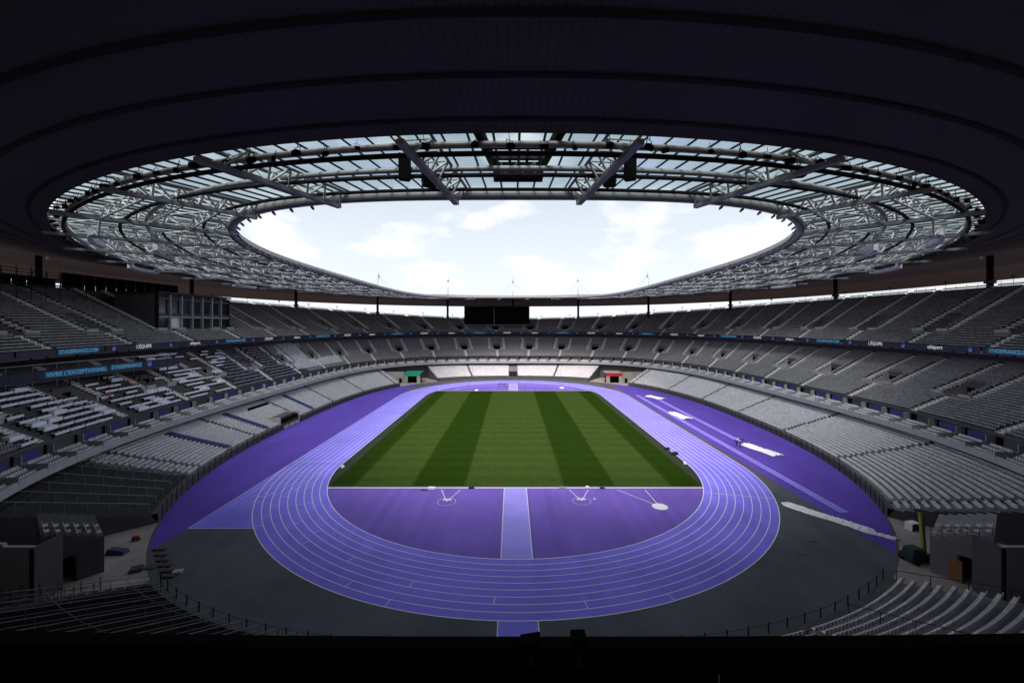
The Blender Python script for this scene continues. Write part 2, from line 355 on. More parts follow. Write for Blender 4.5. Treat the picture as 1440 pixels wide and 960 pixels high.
for px, py in [(495, 785), (578, 821.7), (491.7, 820), (545, 848), (695, 845), (825, 850.7), (945, 840), (367, 697.8), (380, 694), (414.4, 686.6), (399.8, 697.8), (387.4, 710.5), (375, 724.8), (364, 739.4), (422.4, 708.8), (433.3, 707.3), (435.5, 685.4), (429, 676), (444, 665), (421, 734), (447, 746.7), (430.4, 762.4)]:
    p = unproj(px, py); v = Vector((p.x, p.y+HY)); r = v.length; k = max(0, min(8, int((r-RI)/LW))); v.normalize()
    a = v*(RI+k*LW); b = v*(RI+(k+1)*LW); line((a.x, a.y-HY), (b.x, b.y-HY), .08)
# infield halves behind the goal lines
GX, GY = 34.0, 55.4
def dzone(sg):
    y0 = GY+.35; a0 = math.asin((y0-HY)/(RI-.05)); pts = []
    for i in range(49):
        a = a0+(PI-2*a0)*i/48; pts.append(((RI-.05)*math.cos(a), sg*(HY+(RI-.05)*math.sin(a)), .012))
    return pts if sg > 0 else pts[::-1]
for sg in (-1, 1):
    dz = MB().poly(dzone(sg)).build('infield_surface', 'infield'); tag(dz, kind='structure')
    y0, y1 = sg*(GY+.4), sg*(HY+RI-.06)
    mb = MB().quad((-2, min(y0, y1), .016), (2, min(y0, y1), .016), (2, max(y0, y1), .016), (-2, max(y0, y1), .016)); mb.build('javelin_runway', 'runway', dz)
    for x in (-2, 2): line((x, y0), (x, y1), .1, .021, parent=dz)
    line((-GX, sg*(GY+.18)), (GX, sg*(GY+.18)), .35, .030, parent=dz, name='pitch_kerb_line')
    if sg > 0:          # steeplechase bend inside the far infield
        mb = MB(); n = 40
        for i in range(n+1):
            x = -27+54*i/n; y = HY+.0+math.sqrt(32.5**2-x*x); mb.v += [(x, y-2.2, .0145), (x, y-.2, .0145)]
        mb.f = [(2*i, 2*i+2, 2*i+3, 2*i+1) for i in range(n)]
        mb.build('steeplechase_lane', 'track', dz)
    else:
        ext = MB().quad((-2, -95.2, .008), (2, -95.2, .008), (2, -89.6, .008), (-2, -89.6, .008)).build('javelin_runway', 'track', track)
        for x in (-2, 2): line((x, -95.2), (x, -89.6), .1)
        # throwing circles and their sector lines
        for (px, py, r, ends) in ((628, 705, .0, ((621, 688.5), (647.5, 688.5))), (818, 704, .0, ((800.5, 688.5), (827, 688.5))), (928, 712, 1.25, ((868, 688.5), (907, 688.5)))):
            c = unproj(px, py)
            for ex, ey in ends:
                e2 = unproj(ex, ey); line((c.x, c.y), (e2.x, e2.y), .11, .021, parent=dz)
            mb = MB(); k = 32
            if r: mb.poly([(c.x+r*math.cos(TAU*i/k), c.y+r*math.sin(TAU*i/k), .025) for i in range(k)]); mb.build('throwing_circle', 'sheet', dz)
            else:
                for i in range(k):
                    a, b = TAU*i/k, TAU*(i+1)/k
                    mb.quad(*[(c.x+rr*math.cos(x), c.y+1*rr*math.sin(x), .025) for rr, x in ((1.5, a), (1.55, a), (1.55, b), (1.5, b))])
                mb.build('throwing_circle', 'white', dz)
                tb = MB()
                for i in range(8):
                    a, b = PI*.30+PI*.40*i/8, PI*.30+PI*.40*(i+1)/8
                    pp = [(1.0*math.cos(a), .6*math.sin(a)), (1.0*math.cos(b), .6*math.sin(b)), (1.15*math.cos(b), .95*math.sin(b)), (1.15*math.cos(a), .95*math.sin(a))]
                    tb.hexa([(x*1.15, y, 0) for x, y in pp]+[(x*1.15, y, .12) for x, y in pp])
                o = tb.build('stop_board', 'sheet', None, loc=(c.x, c.y-.2, .026)); tag(o, 'white curved stop board on the throwing circle', 'board', 'stop boards of the shot put circles')
# grass pitch with a darker verge along the kerb
q = loop_pts(RI-.10); vs = [(x, y, .010) for x, y in q if abs(y) < GY+.02]
vp = [(x, y) for x, y in loop_pts(RI-.12, 160) if abs(y) <= GY]
verge = MB().poly([(x, y, .008) for x, y in vp]).build('pitch_verge', mat('verge', (.018, .026, .012), .95, .3, .5)); tag(verge, kind='structure')
gp = []
for i in range(len(vp)):
    x, y = vp[i]; gp.append((max(-GX, min(GX, x*.982)), y))
g = MB().poly([(x, y, .06) for x, y in gp])
n0 = len(gp); b0 = len(g.v); g.v += [(x, y, .004) for x, y in gp]
g.f += [(i, b0+i, b0+(i+1) % n0, (i+1) % n0) for i in range(n0)]
pitch = g.build('grass_pitch', 'grass'); tag(pitch, kind='structure')
# long-jump and triple-jump runways on the right
for x, y0, y1 in ((51.6, -65.5, 44.0), (57.0, -26, 44.0)):
    rw = MB().quad((x-.61, y0, .010), (x+.61, y0, .010), (x+.61, y1, .010), (x-.61, y1, .010)).build('jump_runway', 'track'); tag(rw, kind='structure')
    for dx in (-.61, .61): line((x+dx, y0), (x+dx, y1), .07, .016, parent=rw)

# ------------------------------------------------------------ stands
GAPS = {}
for nm, a, b in (('near_right', (58.6, -68), (42.4, -86)), ('near_left', (-41, -86), (-54.5, -69.5)), ('far_left', (-57.2, 70), (-41.5, 90)), ('far_right', (41.8, 90.5), (59, 72.5))):
    GAPS[nm] = (s_near(ARENA, *a), s_near(ARENA, *b))
def in_gap(s):
    s = np.mod(s, 1.0); r = np.zeros_like(s, bool)
    for a, b in GAPS.values(): r |= (s > a) & (s < b)
    return r
BLOCKS = []
_g = sorted(GAPS.values())
for i in range(4):
    a = _g[i][1]; b = _g[(i+1) % 4][0]; BLOCKS.append((a, b if b > a else b+1))
def endw(s):                    # 0 on the long sides, 1 behind the goals
    return np.abs(np.cos(T(s)))**2.2
def z1(j): return 1.35+j*.30
def z2(j): return 11.2+j*.398
def z3(j, s): return 24.0+j*(.55+(.322-.55)*endw(s))
def zlog(j): return 8.15+j*.38
VOMS = [(k+.5)/36 for k in range(36)]
J2, J3, VH = 9, 7, 6            # first row of the vomitory and its height in rows
VW = 1.9                        # half width of a vomitory
lower = empty('lower_stand', 'lowest ring of terraces around the purple apron, under the pale ledge', 'stand')
middle = empty('middle_stand', 'middle ring of grey terraces above the pale ledge and loge boxes', 'stand')
upper = empty('upper_stand', 'top ring of dark grey terraces under the roof', 'stand')
def dm(s, c, Lr): return np.abs(np.mod(s-c+.5, 1.0)-.5)*Lr
def terrace(parent, F, B, n, zf, mname, segs, blocks, vom=None):
    for j in range(n):
        A = lerp(F, B, j/n); Bn = lerp(F, B, (j+1)/n); Lr = length(A)
        for (a, b) in blocks:
            mb = MB()
            k = max(2, int(segs*((b-a) if b > a else b-a+1))); cuts = list(np.linspace(a, b, k+1))
            if vom and vom[0] <= j < vom[0]+VH:
                w = VW/Lr; cuts = [c for c in cuts if min(dm(c, v, 1) for v in VOMS) > w*1.05]
                for v in VOMS: cuts += [v-w, v+w]
                cuts = sorted(c for c in cuts if a-1e-9 <= c <= b+1e-9)
            for c0, c1 in zip(cuts[:-1], cuts[1:]):
                if vom and vom[0] <= j < vom[0]+VH and min(dm((c0+c1)/2, v, 1) for v in VOMS) < w*.98:
                    if mb.f: mb.build('terrace_step', mname, parent)
                    mb = MB(); continue
                p = [P(A, c0), P(A, c1), P(Bn, c1), P(Bn, c0)]
                za0, za1 = float(zf(j, c0)), float(zf(j, c1)); zb0, zb1 = float(zf(j-1, c0)), float(zf(j-1, c1))
                mb.quad((*p[0], za0), (*p[1], za1), (*p[2], za1), (*p[3], za0)); mb.quad((*p[0], zb0-.02), (*p[1], zb1-.02), (*p[1], za1), (*p[0], za0))
            if mb.f: mb.build('terrace_step', mname, parent)
Z1 = lambda j, s: z1(j); Z2 = lambda j, s: z2(j); Z3 = lambda j, s: z3(j, s)
FULL = [(0.0, 1.0)]
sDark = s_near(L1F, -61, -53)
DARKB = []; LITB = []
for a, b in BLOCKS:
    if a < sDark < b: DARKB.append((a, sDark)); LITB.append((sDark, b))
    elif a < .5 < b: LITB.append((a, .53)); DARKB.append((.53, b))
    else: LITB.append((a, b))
terrace(lower, L1F, L1B, N1, Z1, 'tread1', 200, LITB); terrace(lower, L1F, L1B, N1, Z1, 'tread_dk', 200, DARKB)  # near-left treads in a dark copy, overhang shade put into the colour
terrace(middle, L2F, L2B, N2, Z2, 'tread2', 216, FULL, (J2,))
terrace(upper, L3F, L3B, N3, Z3, 'tread3', 216, FULL, (J3,))
# front wall of the lowest stand, end walls beside the corner openings, wall behind its top row
for a, b in BLOCKS:
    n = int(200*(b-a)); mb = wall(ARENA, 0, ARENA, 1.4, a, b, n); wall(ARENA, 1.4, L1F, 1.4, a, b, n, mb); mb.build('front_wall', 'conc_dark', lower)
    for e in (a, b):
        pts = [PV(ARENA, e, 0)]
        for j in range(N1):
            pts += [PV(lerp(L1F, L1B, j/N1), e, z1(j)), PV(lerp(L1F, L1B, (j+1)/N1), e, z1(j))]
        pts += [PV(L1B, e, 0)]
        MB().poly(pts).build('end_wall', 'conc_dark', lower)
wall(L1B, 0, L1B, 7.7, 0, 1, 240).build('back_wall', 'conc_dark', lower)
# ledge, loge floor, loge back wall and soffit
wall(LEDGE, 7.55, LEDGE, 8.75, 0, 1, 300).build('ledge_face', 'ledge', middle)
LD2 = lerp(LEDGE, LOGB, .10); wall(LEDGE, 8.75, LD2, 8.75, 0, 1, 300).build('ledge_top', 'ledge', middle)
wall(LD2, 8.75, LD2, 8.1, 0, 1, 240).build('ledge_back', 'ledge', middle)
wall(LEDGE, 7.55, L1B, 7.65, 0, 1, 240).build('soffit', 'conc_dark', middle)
for j in range(4):
    A, B = lerp(LD2, LOGB, j/4), lerp(LD2, LOGB, (j+1)/4)
    mb = wall(A, zlog(j), B, zlog(j), 0, 1, 240); wall(A, zlog(j-1), A, zlog(j), 0, 1, 240, mb); mb.build('terrace_step', 'tread1', middle)
wall(LOGB, 9.2, LOGB, 11.0, 0, 1, 300).build('loge_back_wall', 'conc_dark', middle)
wall(lerp(LOGB, LEDGE, .06), 10.85, lerp(LOGB, LEDGE, .06), 11.45, 0, 1, 300).build('front_parapet', 'conc_dark', middle)
wall(lerp(LOGB, LEDGE, .06), 10.85, LOGB, 10.85, 0, 1, 200).build('parapet_underside', 'conc_dark', middle)
NB = 108
dv = MB(); dv.box(-.09, .09, -2.0, 2.0, 0, 1.15); dv.box(-.09, .09, .9, 2.0, 1.15, 2.5); dvm = dv.mesh('loge_divider', 'concrete')
pn = MB().box(-2.3, 2.3, -.05, .05, 0, 1.35).mesh('loge_banner', 'banner'); pd = MB().box(-.55, .55, -.06, .06, 0, 1.5).mesh('loge_door', 'black')
for k in range(NB):
    s = (k+.5)/NB; p = PV(lerp(LEDGE, LOGB, .5), s)
    if p.y < -78: continue
    o, t = out_tan(LEDGE, s); rz = math.atan2(t.y, t.x)
    if o.dot(Vector((-t.y, t.x, 0))) < 0: rz += PI
    d = link('loge_divider', dvm, middle, (p.x, p.y, 8.3)); d.rotation_euler = (0, 0, rz)
    s2 = (k+1.0)/NB; q = PV(lerp(LOGB, LEDGE, .05), s2); o, t = out_tan(LEDGE, s2); rz = math.atan2(t.y, t.x)
    if k % 3 != 1 and q.y < 25:
        d = link('loge_banner', pn, middle, (q.x, q.y, 9.28)); d.rotation_euler = (0, 0, rz)
    s3 = (k+.62)/NB; q = PV(lerp(LOGB, LEDGE, .045), s3); d = link('loge_door', pd, middle, (q.x, q.y, 9.25)); d.rotation_euler = (0, 0, rz)
# wall and slab closing the middle stand under the upper one
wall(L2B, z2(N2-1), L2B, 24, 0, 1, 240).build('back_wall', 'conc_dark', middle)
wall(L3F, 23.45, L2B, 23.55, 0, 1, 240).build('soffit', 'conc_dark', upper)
# ribbon board carrier of the upper stand
fas = wall(L3F, 23.45, L3F, 25.05, 0, 1, 360); wall(L3F, 25.05, lerp(L3F, L3B, .012), 25.05, 0, 1, 360, fas); wall(lerp(L3F, L3B, .012), 25.05, lerp(L3F, L3B, .012), 23.9, 0, 1, 300, fas)
fas.build('front_parapet', 'black', upper)

def stairs(parent, F, B, n, zf, s, j0, j1, off, hw, mname='stair'):
    mb = MB()
    for j in range(j0, j1):
        A = lerp(F, B, j/n); Am = lerp(F, B, (j+.5)/n); Bn = lerp(F, B, (j+1)/n); Lr = length_c(A)
        a, b = s+(off-hw)/Lr, s+(off+hw)/Lr
        za = float(zf(j, s))+.08; zb = float(zf(j+1, s)); zm = (za+zb)/2+.02; zp = float(zf(j-1, s))
        zp2 = (zp+za)/2+.02
        p = [PV(A, a), PV(A, b), PV(Am, b), PV(Am, a), PV(Bn, b), PV(Bn, a)]
        def z(v, h): return (v.x, v.y, h)
        mb.quad(z(p[0], zp2), z(p[1], zp2), z(p[1], za), z(p[0], za)); mb.quad(z(p[0], za), z(p[1], za), z(p[2], za), z(p[3], za))
        mb.quad(z(p[3], za), z(p[2], za), z(p[2], zm), z(p[3], zm)); mb.quad(z(p[3], zm), z(p[2], zm), z(p[4], zm), z(p[5], zm))
    return mb.build('stairway', mname, parent)
_lc = {}
def length_c(rg):
    if rg not in _lc: _lc[rg] = length(rg)
    return _lc[rg]
def vomitory(parent, F, B, n, zf, s, j0, wing=3.0):
    A = lerp(F, B, j0/n); Bk = lerp(F, B, (j0+VH)/n); Lr = length_c(A); w = VW/Lr
    z0 = float(zf(j0, s))-.55; o, t = out_tan(A, s); v = link('vomitory', None, parent, None)
    pa, pb, pc, pd_ = PV(A, s-w), PV(A, s+w), PV(Bk, s+w), PV(Bk, s-w)
    def z(p, h): return (p.x, p.y, h)
    MB().quad(z(pa, z0), z(pb, z0), z(pc, z0), z(pd_, z0)).build('floor', 'stair', v)
    zt = float(zf(j0+VH, s))
    for e, (f, bk) in ((-1, (pa, pd_)), (1, (pb, pc))):
        pts = [z(f, z0)]
        for j in range(VH):
            g0 = PV(lerp(F, B, (j0+j)/n), s+e*w); g1 = PV(lerp(F, B, (j0+j+1)/n), s+e*w); h = float(zf(j0+j, s))+.45
            pts += [z(g0, h), z(g1, h)]
        pts.append(z(bk, z0)); MB().poly(pts).build('side_wall', 'concrete', v)
    # passage running back under the rows, its unlit depth put into black
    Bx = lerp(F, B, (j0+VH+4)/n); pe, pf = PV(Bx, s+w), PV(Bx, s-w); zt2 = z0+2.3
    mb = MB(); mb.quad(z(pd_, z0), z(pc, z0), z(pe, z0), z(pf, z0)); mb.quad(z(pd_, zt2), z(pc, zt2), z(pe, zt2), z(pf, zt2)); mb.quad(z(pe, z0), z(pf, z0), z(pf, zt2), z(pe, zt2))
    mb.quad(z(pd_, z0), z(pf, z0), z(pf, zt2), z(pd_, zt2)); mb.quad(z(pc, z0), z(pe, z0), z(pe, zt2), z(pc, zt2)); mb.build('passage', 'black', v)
    MB().quad(z(pd_, zt2), z(pc, zt2), z(pc, zt+.5), z(pd_, zt+.5)).build('lintel', 'conc_dark', v)
    rl = MB(); zr = zt+1.0
    for h in (zr, zr-.4): rl.tube([z(pd_, h), z(pc, h)], .04, 4)
    for f in np.linspace(0, 1, 6): q = pd_.lerp(pc, f); rl.tube([z(q, zt), z(q, zr)], .035, 4)
    rl.build('railing', 'dkmetal', v)
    zf0 = float(zf(j0, s))
    for e in (-1, 1):
        c0, c1 = s+e*w*.98, s+e*(w+wing/Lr); Af = lerp(F, B, (j0-.18)/n); A2 = lerp(F, B, (j0+.05)/n)
        p = [PV(Af, c0), PV(Af, c1), PV(A2, c1), PV(A2, c0)]
        MB().hexa([z(q, zf0-.6) for q in p]+[z(q, zf0+.75) for q in p]).build('wing_wall', 'ledge', v)
    return v
YCUT = -86.0
for c in VOMS:
    for (par, F, B, n, zf, j0, wg) in ((middle, L2F, L2B, N2, Z2, J2, 2.6), (upper, L3F, L3B, N3, Z3, J3, 3.0)):
        y = PV(F, c).y; x = PV(F, c).x
        if y < YCUT: continue
        vomitory(par, F, B, n, zf, c, j0, wg)
        stairs(par, F, B, n, zf, c, 0, j0, 0, .85)
        for e in (-1, 1): stairs(par, F, B, n, zf, c, j0, n, e*4.3, .85)
AIS1 = [k/24 for k in range(24)]
for c in AIS1:
    if in_gap(np.array([c]))[0] or PV(L1F, c).y < -96 or c == 0: continue
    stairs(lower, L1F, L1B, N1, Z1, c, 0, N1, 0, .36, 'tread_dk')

# ------------------------------------------------------------ seats
def rowseats(F, B, n, zf, skip, pitch=.52, jr=None):
    out = []
    for j in (jr or range(n)):
        A = lerp(F, B, (j+.42)/n); Lr = length_c(A); k = int(Lr/pitch); s = (np.arange(k)+.5)/k
        keep = ~skip(j, s, Lr); s = s[keep]
        if not len(s): continue
        p = P(A, s); e = 1e-4; d = P(A, s+e)-P(A, s-e); d /= np.linalg.norm(d, axis=1)[:, None]
        nn = np.stack([-d[:, 1], d[:, 0]], 1); sg = np.sign((nn*p/np.array([A[1]**2, A[2]**2])).sum(1)); nn *= sg[:, None]
        z = np.broadcast_to(zf(j, s), s.shape)
        out.append(np.concatenate([p, z[:, None], nn], 1))
    return np.concatenate(out) if out else np.zeros((0, 5))
def qbox(x0, x1, y0, y1, z0, z1, faces):
    v = [(x0, y0, z0), (x1, y0, z0), (x1, y1, z0), (x0, y1, z0), (x0, y0, z1), (x1, y0, z1), (x1, y1, z1), (x0, y1, z1)]
    ff = {'b': (3, 2, 1, 0), 't': (4, 5, 6, 7), 'f': (0, 1, 5, 4), 'r': (1, 2, 6, 5), 'k': (2, 3, 7, 6), 'l': (3, 0, 4, 7)}
    return v, [ff[c] for c in faces]
def template(parts):
    V, F = [], []
    for v, f in parts:
        o = len(V); V += v; F += [tuple(o+i for i in q) for q in f]
    return np.array(V, float), np.array(F, int)
HI = template([qbox(-.19, .19, -.20, .16, .38, .45, 'tflr'), qbox(-.19, .19, .15, .22, .38, .74, 'ftlrk')])
LO = template([([(-.23, -.22, .42), (.23, -.22, .42), (.23, .16, .42), (-.23, .16, .42)], [(0, 1, 2, 3)]),
               ([(-.23, .16, .36), (.23, .16, .36), (.23, .16, .74), (-.23, .16, .74), (.23, .24, .74), (-.23, .24, .74)], [(0, 1, 2, 3), (3, 2, 4, 5)])])
def seatmesh(name, A, m, label, near=105):
    d = np.hypot(A[:, 0]-CX, A[:, 1]-CY); VV, FF, off = [], [], 0
    for sel, (V, F) in ((A[d < near], HI), (A[d >= near], LO)):
        if not len(sel): continue
        nn = sel[:, 3:5]; tt = np.stack([-nn[:, 1], nn[:, 0]], 1)*-1
        xy = sel[:, None, :2]+V[None, :, 0:1]*tt[:, None]+V[None, :, 1:2]*nn[:, None]
        z = sel[:, None, 2:3]+V[None, :, 2:3]; X = np.concatenate([xy, z], 2).reshape(-1, 3)
        f = (F[None]+(np.arange(len(sel))*len(V))[:, None, None]).reshape(-1, 4)+off
        VV.append(X); FF.append(f); off += len(X)
    o = link(name, npmesh(name, np.concatenate(VV), np.concatenate(FF), m)); return tag(o, label, 'seats', kind='stuff')
sPressA, sPressB = s_near(L2F, -79, -72), s_near(L2F, -79, 22)      # press desks on the left side
sBoxA, sBoxB = s_near(L3F, -90, -20), s_near(L3F, -90, 14)
def press(j, s): return (s > sPressA) & (s < sPressB+(.012 if j < 14 else 0.0)) & (np.asarray(j) < 26)
def skip_tier(F, n, j0):
    def f(j, s, Lr):
        r = P(F, s)[:, 1] < YCUT
        c = np.mod(s*36, 1.0)-.5; d = np.abs(c)/36*Lr
        if j < j0: r |= d < .98
        else:
            r |= np.abs(d-4.3) < .98
            if j < j0+VH: r |= d < VW+.25
        return r
    return f
sk2, sk3 = skip_tier(L2F, N2, J2), skip_tier(L3F, N3, J3)
sWhA, sWhB = sPressB, s_near(L2F, -76, 58)
whites = lambda j, s: (s > sPressB) & (s < sWhB) & ((j >= 3) & (j <= 9) | (j > 9) & (s < sPressB+.022+(j-9)*.0005) & (s > sPressB+(j-9)*.0006))
A2 = rowseats(L2F, L2B, N2, Z2, lambda j, s, Lr: sk2(j, s, Lr) | press(j, s) | whites(j, s))
seatmesh('middle_seats', A2, 'seat2', 'rows of grey seats filling the middle ring of terraces')
W2 = rowseats(L2F, L2B, N2, Z2, lambda j, s, Lr: sk2(j, s, Lr) | ~whites(j, s), pitch=.8)
boxcut = lambda j, s: (s > sBoxA) & (s < sBoxB) & (j >= 7)
A3 = rowseats(L3F, L3B, N3, Z3, lambda j, s, Lr: sk3(j, s, Lr) | boxcut(j, s))
seatmesh('upper_seats', A3, 'seat3', 'rows of shade-toned grey seats filling the top ring of terraces')
sDark = s_near(L1F, -61, -53)
def sk1(j, s, Lr):
    r = in_gap(s) | (P(L1F, s)[:, 1] < -97.5)
    d = np.abs(np.mod(s*24+.5, 1.0)-.5)/24*Lr; r |= d < .5
    r |= dm(s, 0.0, Lr) < 2.6
    r |= (s > .5) & (s < sDark)            # empty terraces on the near left
    return r
A1 = rowseats(L1F, L1B, N1, Z1, sk1, jr=range(17))
# the nearest seats, on the right beside the corner passage, are single objects
nearsel = (A1[:, 0] > 20) & (A1[:, 1] < -84)
near1 = A1[nearsel]; A1 = A1[~nearsel]
seatmesh('lower_seats', A1, 'seat1', 'rows of light grey seats filling the lowest ring of terraces')
def sklog(j, s, Lr):
    r = P(LEDGE, s)[:, 1] < YCUT
    d = np.mod(s*NB, 1.0); d = np.abs(d-.5)/NB*Lr     # divider at .5
    r |= d < .9+ (j % 2)*.1
    return r
AL = rowseats(LD2, LOGB, 4, lambda j, s: zlog(j), sklog, jr=range(3))
seatmesh('loge_seats', AL, 'seat1', 'short rows of pale seats in the loge boxes behind the ledge')
def seat_mesh(name, m):
    mb = MB(); pr = [(-.22, .40), (-.20, .45), (.13, .43), (.16, .50), (.20, .80), (.25, .80), (.21, .44), (.16, .38)]
    n = len(pr)
    for x, sc in ((-.20, .90), (-.13, 1.0), (.13, 1.0), (.20, .90)): mb.v += [(x, y, .4+(z-.4)*sc) for y, z in pr]
    for i in range(3):
        for j in range(n): a, b = i*n+j, i*n+(j+1) % n; mb.f.append((a, b, b+n, a+n))
    mb.f += [tuple(range(n))[::-1], tuple(range(3*n, 4*n))]; mb.box(-.03, .03, -.02, .1, 0, .40)
    return mb.mesh(name, m)
SM = seat_mesh('stadium_seat', 'seat1')
def single_seat(row, label, group, name='stadium_seat', me=None):
    o = link(name, me or SM, None, tuple(row[:3])); o.rotation_euler = (0, 0, math.atan2(-row[3], row[4])); return tag(o, label, 'seat', group)
order = np.argsort(np.hypot(near1[:, 0]-CX, near1[:, 1]-CY)+ (near1[:, 0] < 38)*50)
for i in order[:252]: single_seat(near1[i], 'light grey plastic seat in the curved block beside the corner passage', 'seats beside the right corner passage')
if len(order) > 252: seatmesh('corner_block_seats', near1[order[252:]], 'seat1', 'light grey seats in the curved block below the black parapet')
WM = seat_mesh('white_chair', 'seatw')
idx = np.argsort(np.hypot(W2[:, 0]-CX, W2[:, 1]-CY))
seatmesh('white_covered_seats', W2, 'seatw', 'white covered seats scattered past the press desks on the left') if len(W2) else None

# ------------------------------------------------------------ roof
RIM, RC = (61.0, 61.0, 85.5, 2.35), (97.5, 97.5, 98.3, 2.0)
RCOL, ROUT = (122.0, 122.0, 146.0, 2.0), (134.0, 134.0, 155.0, 2.3)
def rim_pt(t):
    t = np.asarray(t, float); s, c = np.sin(t), np.cos(t); n = 3.68+.52*c
    k = (np.abs(s)**n+np.abs(c)**n)**(-1.0/n); return np.stack([51.4*s*k, 86.0*c*k], -1)
_tr = np.linspace(0, TAU, 3601); _pr = rim_pt(_tr); _lr = np.concatenate([[0], np.cumsum(np.linalg.norm(np.diff(_pr, axis=0), axis=1))]); _lr /= _lr[-1]
def RP(u, v, z=0.0):            # u round the roof, v 0 at the opening and 1 at the ceiling edge
    u = u % 1.0; a = rim_pt(np.interp(u, _lr, _tr)); b = ring_pt(RC, u*TAU); q = a*(1-v)+b*v
    return Vector((float(q[0]), float(q[1]), z))
def RQ(u, rg, z):
    q = ring_pt(rg, (u % 1.0)*TAU); return Vector((float(q[0]), float(q[1]), z))
roof = empty('stadium_roof', 'huge elliptical roof with dark ceiling and glazed inner ring around the open sky', 'roof')
def rring(fnA, fnB, n=240):
    mb = MB()
    for i in range(n): mb.v += [tuple(fnA(i/n)), tuple(fnB(i/n))]
    for i in range(n): a = 2*i; b = 2*((i+1) % n); mb.f.append((a, b, b+1, a+1))
    return mb
def rc_at(f): return lerp(RC, RCOL, f)
def zc_at(f): return 44.6+2.2*f**.9
fr = [0, .045, .15, .253, .355, .457, .56, .66, .765, .87, 1.0]
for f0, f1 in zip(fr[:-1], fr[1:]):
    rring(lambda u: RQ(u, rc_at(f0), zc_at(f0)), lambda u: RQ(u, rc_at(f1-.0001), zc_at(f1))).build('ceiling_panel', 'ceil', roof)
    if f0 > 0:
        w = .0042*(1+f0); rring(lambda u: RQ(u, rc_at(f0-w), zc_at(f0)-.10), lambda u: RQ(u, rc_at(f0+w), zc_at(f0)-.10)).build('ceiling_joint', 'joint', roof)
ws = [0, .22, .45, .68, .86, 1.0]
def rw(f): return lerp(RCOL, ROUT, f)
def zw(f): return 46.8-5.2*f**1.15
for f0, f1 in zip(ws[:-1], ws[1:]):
    rring(lambda u: RQ(u, rw(f0+.006), zw(f0)), lambda u: RQ(u, rw(f1-.006), zw(f1))).build('edge_panel', 'ceil' if f0 < .4 else 'wing', roof)  # outer rings take the brown that stands for light from outside
rring(lambda u: RQ(u, ROUT, 41.6), lambda u: RQ(u, ROUT, 42.4)).build('outer_edge', 'steel', roof)
rring(lambda u: RQ(u, ROUT, 42.4), lambda u: RQ(u, RCOL, 47.3)).build('roof_top', 'rooftop', roof); rring(lambda u: RQ(u, RCOL, 47.3), lambda u: RQ(u, RC, 45.2)).build('roof_top', 'rooftop', roof)
rring(lambda u: RQ(u, RC, 44.6), lambda u: RQ(u, RC, 45.2)).build('ceiling_edge', 'dkmetal', roof)
# glazing: bars and panes between the opening and the ceiling edge
def zg(v): return 44.15+.85*max(0, min(1, v))
NT, NBAY = 36, 8
rows = [0.035, .36, .68, .985]
panes = []
for k in range(NT):
    for b in range(NBAY):
        u0, u1 = (k+.5+b/NBAY)/NT, (k+.5+(b+1)/NBAY)/NT
        rod('glazing_bar', RP(u0, 0, zg(0)-.12), RP(u0, 1, zg(1)-.12), .11, 'dkmetal', roof, 4)
        for v0, v1 in zip(rows[:-1], rows[1:]):
            p = [RP(u0, v0+.004, zg(v0)), RP(u1, v0+.004, zg(v0)), RP(u1, v1-.004, zg(v1)), RP(u0, v1-.004, zg(v1))]
            c = sum(p, Vector())/4; panes.append(((c-Vector((CX, CY, CZ))).length, p))
panes.sort(key=lambda e: e[0])
for d, p in panes[:300]: MB().quad(*p).build('glass_pane', 'glass', roof)
mb = MB()
for d, p in panes[300:]: mb.quad(*p)
tag(mb.build('glass_panes', 'glass', roof), kind='stuff')
for v, r, z, m in ((0.0, .60, 43.55, 'steel'), (.52, .26, 44.0, 'steel'), (.925, .28, 44.1, 'steel')):
    MB().tube([RP(i/216, v, z) for i in range(216)], r, 10, True).build('ring_tube', m, roof, True)
def sidew(u): return min(1, max(0, (abs(math.sin(u*TAU))-.22)/.4))
for va, vb, r_ in ((.19, .19, .19), (.53, .66, .21), (.93, .93, .22)):
    MB().tube([RP(i/216, va+(vb-va)*sidew(i/216), 43.35) for i in range(216)], r_, 6, True).build('cable_tray', 'joint', roof, True)
for c_ in (.25, .75): MB().tube([RP(c_-.135+.27*i/80, .44, 43.35) for i in range(81)], .20, 6).build('cable_tray', 'joint', roof, True)
MB().tube([RP(i/240, -.012, 44.12) for i in range(240)], .09, 4, True).build('rim_rail', 'steel', roof)
rring(lambda u: RP(u, -.014, 43.2), lambda u: RP(u, .03, 43.0)).build('rim_gutter', 'dkmetal', roof)
